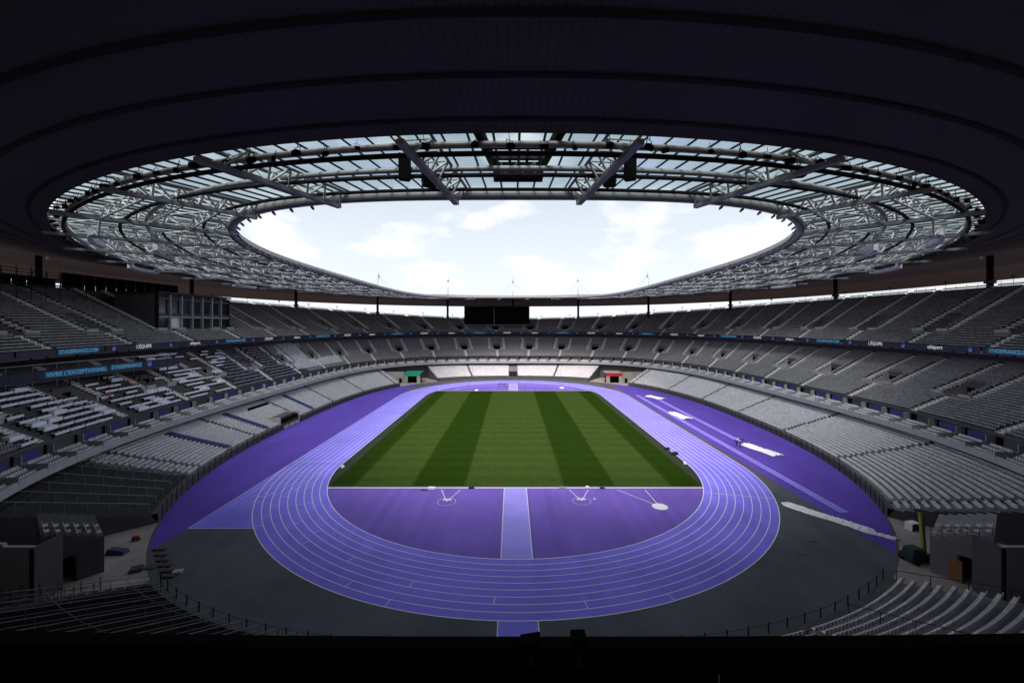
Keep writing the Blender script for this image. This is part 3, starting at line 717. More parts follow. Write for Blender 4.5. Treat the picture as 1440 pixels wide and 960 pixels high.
for k in range(NT):
    u = (k+.5)/NT; tr = link('truss', None, roof)
    A, B = RP(u, -.012, 42.65), RP(u, 1+(2.6 if abs(RP(u, 1).x) < 32 else .6)/(RP(u, 0)-RP(u, 1)).length, 43.0); d = (B-A).normalized(); sd = Vector((-d.y, d.x, 0)).normalized()
    mb = MB(); c = [A-sd*.30, A+sd*.30, B+sd*.30, B-sd*.30]
    mb.hexa([tuple(p-Vector((0, 0, .2))) for p in c]+[tuple(p+Vector((0, 0, .2))) for p in c]).build('bottom_chord', 'steel_d', tr)
    Lt = (B-A).length; npan = max(6, int(round(Lt/2.9)))
    ups = {}
    for e in (-1, 1):
        a2 = A+sd*(1.35*e)+Vector((0, 0, 1.25)); b2 = RP(u, 1.0, 44.75)+sd*(1.35*e); ups[e] = (a2, b2)
        rod('top_chord', a2, b2, .15, 'steel_d', tr, 6)
        for i in range(npan):
            lo0 = A.lerp(B, i/npan*.86); lo1 = A.lerp(B, (i+1)/npan*.86); up = a2.lerp(b2, (i+.5)/npan)
            rod('diagonal', lo0, up, .115, 'steel_l', tr, 5); rod('diagonal', up, lo1, .115, 'steel_l', tr, 5)
    for i in range(npan): rod('cross_tie', ups[-1][0].lerp(ups[-1][1], (i+.5)/npan), ups[1][0].lerp(ups[1][1], (i+.5)/npan), .07, 'steel', tr, 4)
# circumferential lattice between the trusses on the long sides
for k in range(NT):
    u0, u1 = (k+.5)/NT, (k+1.5)/NT; x = abs(RP((u0+u1)/2, .5).x)
    if x < 30: continue
    for v in (.26, .52, .78):
        g = link('ring_truss', None, roof); a, b = RP(u0, v, 42.9), RP(u1, v, 42.9); n = 5
        rod('bottom_chord', a, b, .12, 'steel_l', g, 6); rod('top_chord', a+Vector((0, 0, 1.2)), b+Vector((0, 0, 1.2)), .09, 'steel_l', g, 5)
        for i in range(n):
            m = a.lerp(b, (i+.5)/n)+Vector((0, 0, 1.2)); rod('diagonal', a.lerp(b, i/n), m, .085, 'steel_l', g, 4); rod('diagonal', m, a.lerp(b, (i+1)/n), .085, 'steel_l', g, 4)
    g = link('wind_brace', None, roof)
    for v0, v1 in ((.02, .5), (.5, .98)):
        rod('brace', RP(u0, v0, zg(v0)-.5), RP(u1, v1, zg(v1)-.6), .13, 'steel_l', g, 5); rod('brace', RP(u1, v0, zg(v0)-.5), RP(u0, v1, zg(v1)-.6), .13, 'steel_l', g, 5)
# curved hoods hung under the trays
for (u, v, w, m) in ((.372, .80, .012, 'steel_l'), (.628, .80, .012, 'steel_l'), (.352, .55, .010, 'steel_l'), (.648, .55, .010, 'steel_l'), (.30, .93, .010, 'steel_l'), (.70, .93, .010, 'steel_l'), (.225, .95, .008, 'steel_l'), (.775, .95, .008, 'steel_l')):
    mb = MB(); n = 14
    for i in range(n+1):
        uu = u-w+2*w*i/n; bul = .02*math.sin(PI*i/n)
        mb.v += [tuple(RP(uu, v-.012+bul, 42.5)), tuple(RP(uu, v+.012+bul, 42.3)), tuple(RP(uu, v+.012+bul, 43.4)), tuple(RP(uu, v-.012+bul, 43.5))]
    for i in range(n):
        for j in range(4): a = 4*i+j; b = 4*i+(j+1) % 4; mb.f.append((a, b, b+4, a+4))
    mb.f += [(0, 1, 2, 3), (4*n+3, 4*n+2, 4*n+1, 4*n)]
    tag(mb.build('reflector_hood', m), 'pale curved hood plate hanging below the roof lattice', 'hood', 'curved hoods under the roof lattice')

for k in range(18):
    u = k/18; p = RQ(u, RCOL, 0); zb = 33.0+7.2*(1-abs(math.cos(u*TAU))**2.2)
    c = empty('roof_column', 'dark steel column holding the roof behind the top row', 'column', (p.x, p.y, 0), 0, 'roof columns around the bowl')
    if p.y < -110: zb = 33.0
    mb = MB().tube([(0, 0, -7), (0, 0, 46.9)], .68, 12); mb.build('shaft', 'dkmetal', c, True)
    MB().tube([(0, 0, zb-.2), (0, 0, zb+.5)], 1.15, 12).build('collar', 'conc_dark', c)
    m = empty('roof_mast', 'slender white mast with stay cables rising above the roof edge', 'mast', (p.x*.985, p.y*.985, 47.0), 0, 'masts above the roof edge')
    mb = MB(); mb.tube([(0, 0, -1), (0, 0, 10)], .30, 8); mb.tube([(0, 0, 10), (0, 0, 16.5)], .14, 6); mb.build('pole', 'steel_l', m, True)
    MB().tube([(0, 0, 10.0), (0, 0, 10.8)], .6, 8).build('crown', 'steel', m)
    n = Vector((p.x, p.y, 0)).normalized(); t = Vector((-n.y, n.x, 0))
    for e in (-1, 1):
        for w in (9, 4.5): rod('stay_cable', (0, 0, 10.2), tuple(-n*6+t*(e*w)+Vector((0, 0, -.2))), .07, 'steel', m, 4)
    rod('stay_cable', (0, 0, 10.2), tuple(n*6+Vector((0, 0, -2.5))), .07, 'steel', m, 4)
# floodlights along the ceiling edge and small spots round the opening
def flood():
    o = empty('floodlight', 'black floodlight hanging in the row along the ceiling edge', 'floodlight', group='floodlights along the ceiling edge')
    mb = MB(); mb.hexa([(-.55, -.30, -.45), (.55, -.30, -.45), (.42, .35, -.25), (-.42, .35, -.25), (-.55, -.42, .2), (.55, -.42, .2), (.42, .25, .3), (-.42, .25, .3)]).build('housing', 'black', o)
    mb = MB(); mb.tube([(-.62, 0, 0), (-.62, 0, .75), (.62, 0, .75), (.62, 0, 0)], .06, 4); mb.tube([(0, 0, .75), (0, 0, 1.6)], .06, 4); mb.build('yoke', 'dkmetal', o)
    return o
f0 = flood()
for i in range(216):
    o = f0 if i == 0 else copy_tree(f0); u = (i+.5)/216+random.uniform(-.0012, .0012); p = RP(u, .972+random.uniform(-.012, .015), 43.75+random.uniform(-.2, .2)); o.location = p; k_ = random.uniform(.42, .72); o.scale = (k_*random.uniform(.7, 1.2), k_, k_)
    o.rotation_euler = (R(random.uniform(-20, 10)), 0, math.atan2(-p.x, p.y)+PI+R(random.uniform(-50, 50)))
sp = MB(); sp.tube([(0, 0, .3), (0, -.35, 0)], .07, 5); sp.hexa([(-.13, -.75, -.35), (.13, -.75, -.35), (.13, -.3, -.15), (-.13, -.3, -.15), (-.13, -.65, -.1), (.13, -.65, -.1), (.13, -.3, .1), (-.13, -.3, .1)])
spm = sp.mesh('rim_spotlight', 'dkmetal')
for i in range(150):
    u = (i+.5)/150; p = RP(u, -.015, 43.1)
    if abs(p.x) < 20 and p.y < 0: continue
    o = link('rim_spotlight', spm, None, p); o.rotation_euler = (0, 0, math.atan2(-p.x, p.y)+R(8))
    tag(o, 'small dark spotlight clipped under the rim of the roof opening', 'spotlight', 'spotlights under the rim of the opening')
# gantry above the near end
gn = empty('camera_gantry', 'black steel gantry hanging from the ceiling edge above the near end', 'gantry', (.0, -94, 44.5))
def bar(mb, a, b, w=.16): mb.tube([a, b], w, 4); return mb
for x in (-1, 1):
    mb = MB(); c = [(x*3.1, -4.6), (x*3.75, -4.6), (x*2.55, 4.0), (x*2.0, 4.0)]
    if x < 0: c = c[::-1]
    mb.hexa([(a, b, .15) for a, b in c]+[(a, b, 1.0) for a, b in c]).build('side_beam', 'black', gn)
MB().box(-2.4, 2.4, 2.6, 4.2, -.9, .5).build('end_box', 'black', gn)
mb = MB()
for x in (-1.6, 0, 1.6): mb.tube([(x, 2.55, -.85), (x, 2.55, .45)], .03, 4)
for x in (-1.6, 0): mb.tube([(x, 2.55, -.85), (x+1.6, 2.55, .45)], .03, 4)
mb.build('lattice', 'steel', gn)
for y in (-1.0, 1.4): MB().box(-2.9, 2.9, y-.16, y+.16, .2, .5).build('cross_beam', 'black', gn)
for x in (-.8, .8): MB().box(x-.12, x+.12, -1, 2.7, .25, .45).build('rail', 'black', gn)
def array(loc, w, h, tilt, rz, label, n):
    o = empty('line_array_speaker', label, 'loudspeaker', loc, rz)
    for i in range(n):
        z = h/2-h*(i+.5)/n; y = -.45*(i/n)**2
        MB().hexa([(-w/2, y-.35, z-h/n*.47), (w/2, y-.35, z-h/n*.47), (w/2*.8, y+.45, z-h/n*.4), (-w/2*.8, y+.45, z-h/n*.4), (-w/2, y-.35, z+h/n*.47), (w/2, y-.35, z+h/n*.47), (w/2*.8, y+.45, z+h/n*.4), (-w/2*.8, y+.45, z+h/n*.4)]).build('cabinet', 'black', o)
    MB().tube([(0, 0, h/2), (0, 0, h/2+1.4)], .06, 5).build('hanger', 'dkmetal', o)
array((-10.6, -92.5, 44.0), 1.15, 2.5, 0, R(20), 'tall black line array hung left of the gantry', 7)
array((10.4, -92.5, 44.0), 1.15, 2.5, 0, R(-20), 'tall black line array hung right of the gantry', 7)
array((-9.0, -89.3, 44.0), 1.5, 1.6, 0, R(35), 'squat black speaker cluster left of the gantry near the rim tube', 3)
array((9.3, -89.3, 44.0), 1.2, 1.5, 0, R(-35), 'squat black speaker cluster right of the gantry near the rim tube', 3)
array((27.9, -89.5, 44.6), 1.4, 1.0, 0, R(-20), 'small black speaker hung alone under the glazed roof on the right', 2)

# ------------------------------------------------------------ railing behind the top row
for k in range(36):
    a, b = k/36, (k+1)/36
    if PV(L3B, (a+b)/2).y < -100: continue
    mb = MB(); n = 9
    ss2 = np.linspace(a, b, n)
    def zt(s): return float(z3(N3-1, s))
    for h in (.45, .9, 1.3): mb.tube([PV(L3B, s, zt(s)+h) for s in ss2], .045, 4)
    for i, s in enumerate(ss2[:-1]):
        mb.tube([PV(L3B, s, zt(s)-.2), PV(L3B, s, zt(s)+(2.3 if (i+k*8) % 6 == 0 else 1.35))], .055, 4)
        if (i+k*8) % 6 == 0:
            p = PV(L3B, s, 0); mb.box(p.x-.35, p.x+.35, p.y-.25, p.y+.25, zt(s)+2.1, zt(s)+2.6)
    mb.build('back_railing', 'dkmetal', upper)

# ------------------------------------------------------------ ribbon boards with lettering
_txt = {}
def text_mesh(body, m, shear=0.0):
    key = (body, m)
    if key not in _txt:
        cu = bpy.data.curves.new('lettering', 'FONT'); cu.body = body; cu.align_x = 'CENTER'; cu.align_y = 'CENTER'; cu.size = 1; cu.shear = shear; cu.offset = .018; cu.resolution_u = 3
        o = bpy.data.objects.new('t', cu); C.objects.link(o); dg = bpy.context.evaluated_depsgraph_get(); dg.update()
        me = bpy.data.meshes.new_from_object(o.evaluated_get(dg)); me.name = 'lettering'; me.materials.clear(); me.materials.append(M[m])
        bpy.data.objects.remove(o); bpy.data.curves.remove(cu); _txt[key] = me
    return _txt[key]
def place_text(me, p, o, h, parent, name='lettering', w=1.0):
    ob = link(name, me, parent); r = o.cross(Vector((0, 0, 1))).normalized(); z = Vector((0, 0, 1))
    mt = Matrix((r, z, -o)).transposed().to_4x4(); ob.matrix_local = Matrix.Translation(p) @ mt @ Matrix.Diagonal((h*w, h, h, 1)); return ob
ribbon = empty('ribbon_board', 'black ribbon board with lit lettering along the front of the top stand', 'board')
LB = lerp(L3F, L3B, -.005)
for k in range(72):
    a, b = (k+.02)/72, (k+.98)/72
    if PV(LB, (a+b)/2).y < -80: continue
    wall(LB, 23.75, LB, 24.95, a, b, 5).build('board_panel', 'led', ribbon)
star = MB()
for i in range(5):
    a = TAU*i/5+.3; star.poly([(.5*math.cos(a)-.1, .5*math.sin(a), 0), (.5*math.cos(a+.9)+.1, .5*math.sin(a+.9), 0), (.12*math.cos(a+1.8), .12*math.sin(a+1.8), 0)])
star = star.mesh('logo', 'ledstar')
cyc = [("STADEFRANCE.COM", 'ledtxt'), ("uhlsport", 'ledwht'), ("L'\u00c9QUIPE", 'ledwht')]
LT = lerp(L3F, L3B, -.012); LP = lerp(L3F, L3B, -.009)
s0 = s_near(LT, 97, -1.8)
for i in range(42):
    s = (s0+i/42) % 1.0; p = PV(LT, s, 24.35)
    if p.y < -66: continue
    o, t = out_tan(LT, s); body, m = cyc[(-i) % 3] if False else cyc[[0, 2, 1][i % 3]]
    far = p.y > 60
    if i % 3 == 0:
        if -52 < p.y < -46 and p.x > 0: body = "VIVRE L'EXCEPTIONNEL"
        Lr = length_c(LP); wall(LP, 23.85, LP, 24.88, s-4.9/Lr, s+4.9/Lr, 4).build('lit_panel', 'ledblue', ribbon)
    place_text(text_mesh(body, m), p, o, .98 if i % 3 == 0 else 1.15, ribbon)
    s2 = s+.5/42; p2 = PV(LT, s2, 24.35); o2, _ = out_tan(LT, s2); place_text(star, p2, o2, 1.0, ribbon, 'logo')
# second board below it on the press side
hb = empty('hospitality_board', 'long blue lit board below the ribbon board over the press desks', 'board', (-84, -46, 0))
HP = lambda y, x=0.0, z=0.0: Vector((x, y+46, z))
ob = Vector((-1, 0, 0))
for y0 in np.arange(-74, -27, 4.0): MB().box(-.1, .1, y0+46+.04, y0+46+3.96, 19.55, 21.25).build('board_panel', 'led', hb)
MB().box(.11, .13, -10.6, 1.0, 19.85, 21.0).build('lit_panel', 'ledblue', hb); MB().box(.11, .13, 1.6, 9.2, 19.9, 21.05).build('lit_panel', 'ledblue', hb)
place_text(text_mesh("VIVRE L'EXCEPTIONNEL", 'ledtxt'), Vector((.16, -4.8, 20.4)), ob, 1.05, hb); place_text(text_mesh("STADEFRANCE", 'ledtxt'), Vector((.16, 5.4, 20.48)), ob, 1.05, hb); place_text(star, Vector((.16, 11, 20.5)), ob, 1.2, hb, 'logo')
MB().tube([(0, -28.5, 22.4), (0, 19.2, 22.4)], .05, 4).build('handrail', 'steel_l', hb)
for y in np.arange(-28, 20, 3.9): rod('post', (0, y, 18.2), (0, y, 22.4), .05, 'steel', hb, 4)
MB().box(-6, -.2, -28.2, 18.6, 19.2, 19.5).build('deck', 'conc_dark', hb)
for y in np.arange(-27, 20, 7.7): rod('support', (-2.5, y, 15.5), (-2.5, y, 19.2), .12, 'dkmetal', hb, 6)

# ------------------------------------------------------------ video screen at the far end
vs = empty('video_screen', 'wide black switched-off video screen hung under the roof at the far end', 'screen', (0, 128, 29.0))
X0, X1 = (653-720)/FPX*259.5+CX, (744.5-720)/FPX*259.5+CX; xm = (695-720)/FPX*259.5+CX
for a, b in ((X0, xm-.12), (xm+.12, X1)): MB().box(a, b, -.6, .6, .6, 11.6).build('panel', 'screen', vs)
MB().box(xm-.1, xm+.1, -.7, .5, .5, 11.7).build('seam', 'steel', vs)
mb = MB()
for z in (-.2, .35): mb.tube([(X0, -1, z), (X1, -1, z)], .12, 4)
mb.build('catwalk_rail', 'steel', vs)
for f in np.linspace(0, 1, 7): x = X0+(X1-X0)*f; rod('hanger', (x, 0, 11.5), (x, 0, 17), .12, 'dkmetal', vs, 5)

# ------------------------------------------------------------ fence round the arena
fn = empty('arena_fence', 'dark post and mesh fence between the apron and the lowest stand', 'fence')
fp = MB().box(-.045, .045, -.045, .045, 0, 2.15).mesh('post', 'dkmetal')
Lf = length_c(ARENA); nf = int(Lf/2.3); AF = lerp(ARENA, (0, 0, 0, 2.7, 2.5), .003)
prev = None
for i in range(nf):
    s = i/nf; p = PV(AF, s); ok = not in_gap(np.array([s]))[0] and p.y < 74
    if ok: o = link('post', fp, fn, (p.x, p.y, 0))
    if ok and prev is not None:
        mb = MB()
        for h in (1.0, 1.95): mb.tube([(prev.x, prev.y, h), (p.x, p.y, h)], .022, 4)
        mb.build('rail', 'dkmetal', fn)
    prev = p if ok else None

# ------------------------------------------------------------ corner passages
def corner(sx, sy, near):
    A = Vector((49.3*sx, 81.3*sy, 0)); B = Vector((52.5*sx, 85.2*sy, 0)) if near else Vector((48.0*sx, 86.5*sy, 0))
    d = (B-A).normalized(); w = Vector((-d.y, d.x, 0))
    if w.x*sx < 0: w = -w          # w points away from the pitch
    Ln = (B-A).length; h = 5.0
    side = 'left' if sx < 0 else 'right'
    if near: bx = empty('entrance_block', 'concrete block with dark doorway and seats on top by the %s corner passage' % ('dim' if sx < 0 else 'sunlit' if False else 'plywood'), 'building', A) if sx > 0 else empty('entrance_block', 'shaded concrete block with dark gateway and seats on top behind the empty terraces', 'building', A)
    else: bx = empty('entrance_block', ('green' if sx < 0 else 'red')+' canopied concrete portal at the far corner of the track', 'building', A)
    def seg(f0, f1, z0, z1, name, m, y0=0, y1=.35):
        c = d*(Ln*(f0+f1)/2)+w*((y0+y1)/2); return MB().obox(c, d, w, Ln*(f1-f0)/2-.002, (y1-y0)/2, z0, z1).build(name, m, bx)
    cm = 'concrete' if sx > 0 else 'conc_dark'  # mirrored left block gets darker concrete, its shade put into the colour
    if near:
        seg(0, .46, 0, 3.0, 'front_wall', cm); seg(.92, 1, 0, 3.0, 'front_wall', cm); seg(.46, .92, 0, 3.0, 'gateway', 'black', 2.2, 2.3)  # black panel stands for the unlit depth of the gateway
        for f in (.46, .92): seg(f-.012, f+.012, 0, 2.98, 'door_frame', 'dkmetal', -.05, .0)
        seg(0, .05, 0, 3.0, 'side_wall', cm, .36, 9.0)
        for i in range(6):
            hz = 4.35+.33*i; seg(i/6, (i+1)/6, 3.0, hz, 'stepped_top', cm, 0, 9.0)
            for k in range(4):
                p = A+d*(Ln*(i+.5)/6)+w*((.35, .9, 2.5, 3.05)[k])
                single_seat((p.x, p.y, hz, d.x, d.y), 'pale grey seat on top of the %s entrance block' % ('shaded' if sx < 0 else 'plywood-fronted'), 'seats on the %s entrance block' % ('shaded' if sx < 0 else 'plywood-fronted'))
        rl = MB()
        for z in (.55, 1.05): rl.tube([w*.06+Vector((0, 0, 4.35+z)), d*Ln+w*.06+Vector((0, 0, 6.0+z))], .03, 4)
        for f in np.linspace(.02, .98, 6): rl.tube([d*(Ln*f)+w*.06+Vector((0, 0, 4.3+1.65*f)), d*(Ln*f)+w*.06+Vector((0, 0, 5.4+1.65*f))], .03, 4)
        rl.build('railing', 'dkmetal', bx)
        c2 = Vector((57.0*sx, -87.3, 0))-A
        for k in range(4): MB().obox(c2+Vector((sx*(-4.6+3.02*k), 0, 0)), Vector((1, 0, 0)), Vector((0, 1, 0)), 1.5, .2, 0, 6.2+.3*k).build('return_wall', 'ledge', bx)
        MB().obox(c2+Vector((sx*-6.2, 1.2, 0)), Vector((1, 0, 0)), Vector((0, 1, 0)), .2, 1.4, 0, 6.1).build('return_wall', 'conc_dark', bx)
        rod('drain_pipe', c2+Vector((sx*-6.0, -.26, 0)), c2+Vector((sx*-6.0, -.26, 6.0)), .06, 'dkmetal', bx, 5)
    else:
        Wd = 8.2; c0 = Vector((50.6*sx, 79.0*sy, 0))-A; dx = Vector((1, 0, 0)); dy = Vector((0, 1, 0))
        for a, b in ((-4.1, -2.2), (2.4, 4.1)): MB().obox(c0+dx*(a+b)/2, dx, dy, (b-a)/2, .3, 0, 5.0).build('pier', 'floorc', bx)
        MB().obox(c0, dx, dy, 4.1, .32, 3.6, 5.1).build('lintel', 'red' if sx > 0 else 'green', bx)
        MB().obox(c0+dy*4.5, dx, dy, 4.2, 4.1, 5.1, 5.35).build('canopy', 'floorc' if sx > 0 else 'green', bx)
        MB().obox(c0+dy*3.0, dx, dy, 4.0, .1, 0, 3.6).build('gateway', 'black', bx)  # black panel in place of the portal's unlit depth
        c1 = c0+dx*(sx*9.6)+dy*1.5
        MB().obox(c1, dx, dy, 5.2, .3, 0, 5.6).build('flank_wall', 'floorc', bx); MB().obox(c1-dx*(sx*3.4)-dy*.35, dx, dy, .7, .06, 0, 2.4).build('side_door', 'black', bx)
    return bx
for sx in (1, -1):
    corner(sx, -1, True); corner(sx, 1, False)
# stair pit in the middle of the far lowest stand
pit = MB().box(-2.4, 2.4, 96.2, 97.0, 1.4, 4.2).build('tunnel_gate', 'conc_dark'); tag(pit, 'dark gated stair in the middle of the far lowest stand', 'gate')
MB().box(-1.9, 1.9, 96.05, 96.19, 1.5, 3.9).build('opening', 'black', pit)  # black slab painted as the unlit depth of the stair
for x in (-1.2, -.4, .4, 1.2): rod('bar', (x, 96.0, 1.4), (x, 96.0, 4.0), .05, 'steel', pit, 4)

# ------------------------------------------------------------ press side
def dm_desk(name, m):
    root_parts = []
    t = MB().box(-1.5, 1.5, -.02, .52, .70, .75).mesh('desk_top', m)
    f = MB().box(-1.5, 1.5, -.06, -.02, .38, .76).mesh('front_panel', m)
    l = MB().box(-.03, .03, .0, .48, 0, .70).mesh('trestle', 'dkmetal')
    mo = MB().box(-.30, .30, -.02, .03, .80, 1.14).box(-.04, .04, -.02, .02, .75, .82).mesh('monitor', 'rubber')
    return t, f, l, mo
DW, DG = dm_desk('w', 'deskw'), dm_desk('g', 'deskg')
ymark = -14
cnt = 0
for j in range(0, 25, 2):
    A = lerp(L2F, L2B, (j+.25)/N2); Lr = length_c(A)
    s = sPressA+.002
    while s < sPressB-.002+(.01 if j < 14 else 0):
        p = PV(A, s, z2(j)); o, t = out_tan(A, s); white = p.y < ymark+j*.7
        c = np.mod(s*36, 1.0)-.5; dmm = abs(c)/36*Lr
        gap = (j >= 9 and abs(dmm-4.3) < 1.3) or dmm < 1.7 or random.random() < (.17 if white else .06) or (j > 16 and p.y < -26)
        if not gap:
            d = empty('press_desk', 'white covered press desk with small monitors in the left middle stand' if white else 'grey blue press desk beside the white covered ones', 'desk', p, math.atan2(-o.x, o.y), 'white press desks' if white else 'grey press desks')
            K = DW if white else DG
            link('desk_top', K[0], d); link('front_panel', K[1], d); link('trestle', K[2], d, (-1.43, 0, 0)); link('trestle', K[2], d, (1.43, 0, 0))
            for x in ((-.95, 0, .95) if white else (-.75, .75)):
                if random.random() < (.92 if white else .4): link('monitor', K[3], d, (x+random.uniform(-.1, .1), .2, 0))
            if white and random.random() < .22:
                d['label'] = 'white press desk half buried under a lumpy white dust sheet'; d['group'] = 'dust sheeted press desks'
                cv = MB().hexa([(-1.4, -.15, .4), (1.2, -.15, .4), (1.3, .9, .74), (-1.3, .9, .74), (-1.4, -.1, 1.1), (1.2, -.1, 1.0), (1.3, .9, 1.2), (-1.3, .9, 1.15)]).build('dust_sheet', 'deskw', d)
            cnt += 1
        s += (3.06+random.uniform(0, .12))/Lr
# commentary box on the press side of the top stand
pa, pb = PV(lerp(L3F, L3B, .27), sBoxA+.004, 0), PV(lerp(L3F, L3B, .27), sBoxB-.004, 0)
cb = empty('commentary_box', 'two storey glazed commentary box standing in the left top stand', 'building', ((pa.x+pb.x)/2, (pa.y+pb.y)/2, 27.0), math.atan2(pa.y-pb.y, pa.x-pb.x)+PI)
Wc = (pb-pa).length/2
# local x along the front, local -y or +y away from the pitch
sgn = 1 if (cb.rotation_euler.to_matrix() @ Vector((0, 1, 0))).x < 0 else -1
def cbx(x0, x1, y0, y1, z0, z1, n, m):
    y0, y1 = sorted((y0*sgn, y1*sgn)); return MB().box(x0, x1, y0, y1, z0, z1).build(n, m, cb)
cbx(-Wc, Wc, 1.2, 12, -1.0, 11.0, 'wall', 'conc_dark'); cbx(-Wc-.3, Wc+.3, -.2, 12.4, 11.0, 11.5, 'roof', 'dkmetal')
for z in (.9, 4.6, 5.3, 9.6): cbx(-Wc, Wc, .3, 1.19, z-.25, z+.25, 'spandrel', 'steel' if z == 4.6 else 'conc_dark')
nb = 7
for i in range(nb+1):
    x = -Wc+2*Wc*i/nb; cbx(max(-Wc, x-.22), min(Wc, x+.22), .1, 1.15, -.6, 10.8, 'mullion', 'steel' if i not in (0, nb) else 'dkmetal')
for i in range(nb):
    xa, xb = -Wc+2*Wc*i/nb+.25, -Wc+2*Wc*(i+1)/nb-.25
    for w0, w1 in ((1.2, 4.3), (5.6, 9.3)): cbx(xa, xb, .8, .9, w0, w1, 'window_pane', 'deskw' if (i == 1 and w0 < 2) else 'win')
    cbx(xa, xb, -.1, .05, -.9, .7, 'balustrade_panel', 'steel')
# scaffold at the back of the top stand on the press side
sc = empty('scaffold', 'dark scaffold frame at the back of the top stand beside the commentary box', 'scaffold')
for i in range(18):
    s = sBoxA-.003-i*.0043
    for f in (.72, .92):
        A = lerp(L3F, L3B, f); zb = float(z3(f*N3, s)); p = PV(A, s, 0)
        rod('standard', (p.x, p.y, zb), (p.x, p.y, 42.3), .09, 'dkmetal', sc, 4)
        if i:
            q = PV(A, s+.0043, 0)
            for h in (36.5, 38.6, 40.2, 41.6): rod('ledger', (p.x, p.y, max(h, zb+.3)), (q.x, q.y, max(h, zb+.3)), .07, 'dkmetal', sc, 4)
            if i % 2: rod('brace', (p.x, p.y, zb+.5), (q.x, q.y, 41.6), .05, 'dkmetal', sc, 4)
    if i:
        A = lerp(L3F, L3B, .96); MB().quad(PV(A, s, 36), PV(A, s+.0042, 36), PV(A, s+.0042, 40.9), PV(A, s, 40.9)).build('screen_sheet', 'black', sc)
    a, b = PV(lerp(L3F, L3B, .72), s, 40.2), PV(lerp(L3F, L3B, .92), s, 40.2); rod('transom', a, b, .07, 'dkmetal', sc, 4)
for i in range(12):
    s = sBoxA+(sBoxB-sBoxA)*i/12; A = lerp(L3F, L3B, .99); MB().quad(PV(A, s, 37), PV(A, s+(sBoxB-sBoxA)/12.2, 37), PV(A, s+(sBoxB-sBoxA)/12.2, 43), PV(A, s, 43)).build('screen_sheet', 'black', sc)  # black sheets added to close the bright gap behind the box
# dark blue covers over three aisles of the lowest stand, press side
for x0y in (-37, -19.5, 6.5):
    s = s_near(L1F, -65.5, x0y); mb = MB(); Lr = length_c(L1F)
    for f0, f1 in zip(np.linspace(.02, .80, 13)[:-1], np.linspace(.02, .80, 13)[1:]):
        a, b = lerp(L1F, L1B, f0), lerp(L1F, L1B, f1); w = .75/Lr; h0, h1 = z1(f0*N1)+.62, z1(f1*N1)+.62
        mb.quad(PV(a, s-w, h0), PV(a, s+w, h0), PV(b, s+w, h1), PV(b, s-w, h1))
        mb.quad(PV(a, s-w, h0-.6), PV(b, s-w, h1-.6), PV(b, s-w, h1), PV(a, s-w, h0)); mb.quad(PV(a, s+w, h0-.6), PV(b, s+w, h1-.6), PV(b, s+w, h1), PV(a, s+w, h0))
    tag(mb.build('aisle_cover', 'blue'), 'dark blue cover laid up an aisle of the lowest stand below the press desks', 'cover', 'blue aisle covers below the press desks')
# players' tunnel and dugout cut into the lowest stand there
tn = empty('players_tunnel', 'pale walled players tunnel cut into the lowest stand below the press desks', 'tunnel', (-66.5, -9, 0))
MB().box(-8, 1.2, -5.2, -4.8, 0, 3.4).build('side_wall', 'floorc', tn); MB().box(-8, 1.2, 4.8, 5.2, 0, 3.4).build('side_wall', 'floorc', tn)
MB().box(-8.2, -7.8, -4.79, 4.79, 0, 6).build('back_wall', 'black', tn); MB().box(-7.7, .4, -4.78, 4.78, 2.9, 3.1).build('canopy', 'conc_dark', tn); MB().box(.9, 1.1, -4.6, 4.6, .05, 2.8).build('opening', 'black', tn)  # black slabs put the tunnel's unlit depth into colour
for y in (-3, 0, 3): MB().box(1.2, 1.9, y-1.1, y+1.1, .1, .9).build('bench', 'palew', tn)
# hand rails over the empty terraces on the near left, and a black cover on the last block
eb = empty('bleacher_rails', 'dim hand rails over the empty terraces on the shaded corner', 'railing')
a0, a1 = GAPS['near_left'][1]+.002, sDark-.001
for s in np.linspace(a0, a1, 6):
    pts = [PV(lerp(L1F, L1B, f), s, z1(f*N1)+1.25) for f in np.linspace(0.02, .9, 8)]
    MB().tube(pts, .05, 4).build('hand_rail', 'steel', eb)
    for f in np.linspace(0.02, .9, 8): rod('post', PV(lerp(L1F, L1B, f), s, z1(f*N1)-.1), PV(lerp(L1F, L1B, f), s, z1(f*N1)+1.25), .04, 'steel', eb, 4)
for j in (2, 6, 10, 14):
    A = lerp(L1F, L1B, j/N1); MB().tube([PV(A, s, z1(j)+1.0) for s in np.linspace(a0, a1, 16)], .045, 4).build('row_rail', 'dkmetal', eb)
blk = [b for b in BLOCKS if b[0] < .5 < b[1]][0]
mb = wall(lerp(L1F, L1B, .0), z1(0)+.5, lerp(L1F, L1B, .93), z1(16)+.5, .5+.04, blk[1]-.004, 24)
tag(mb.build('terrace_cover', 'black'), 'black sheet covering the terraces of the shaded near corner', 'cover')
cr = empty('cover_rails', 'thin rails lying across the black sheet of the shaded near corner', 'railing')
for s in np.linspace(.545, blk[1]-.004, 12):
    a_, b_ = PV(L1F, s, z1(0)+1.5), PV(lerp(L1F, L1B, .92), s+.004, z1(16)+1.5)
    rod('rail', a_, b_, .045, 'steel_d', cr, 5); rod('rail', a_-Vector((0, 0, .5)), b_-Vector((0, 0, .5)), .03, 'steel_d', cr, 4)
    for f in np.linspace(0, 1, 6): q_ = a_.lerp(b_, f); rod('post', q_-Vector((0, 0, 1.0)), q_, .035, 'steel_d', cr, 4)
for f in (.12, .45, .8):
    A_ = lerp(L1F, L1B, f); MB().tube([PV(A_, s, z1(f*N1)+1.5) for s in np.linspace(.545, blk[1]-.004, 20)], .04, 4).build('cross_rail', 'steel_d', cr)
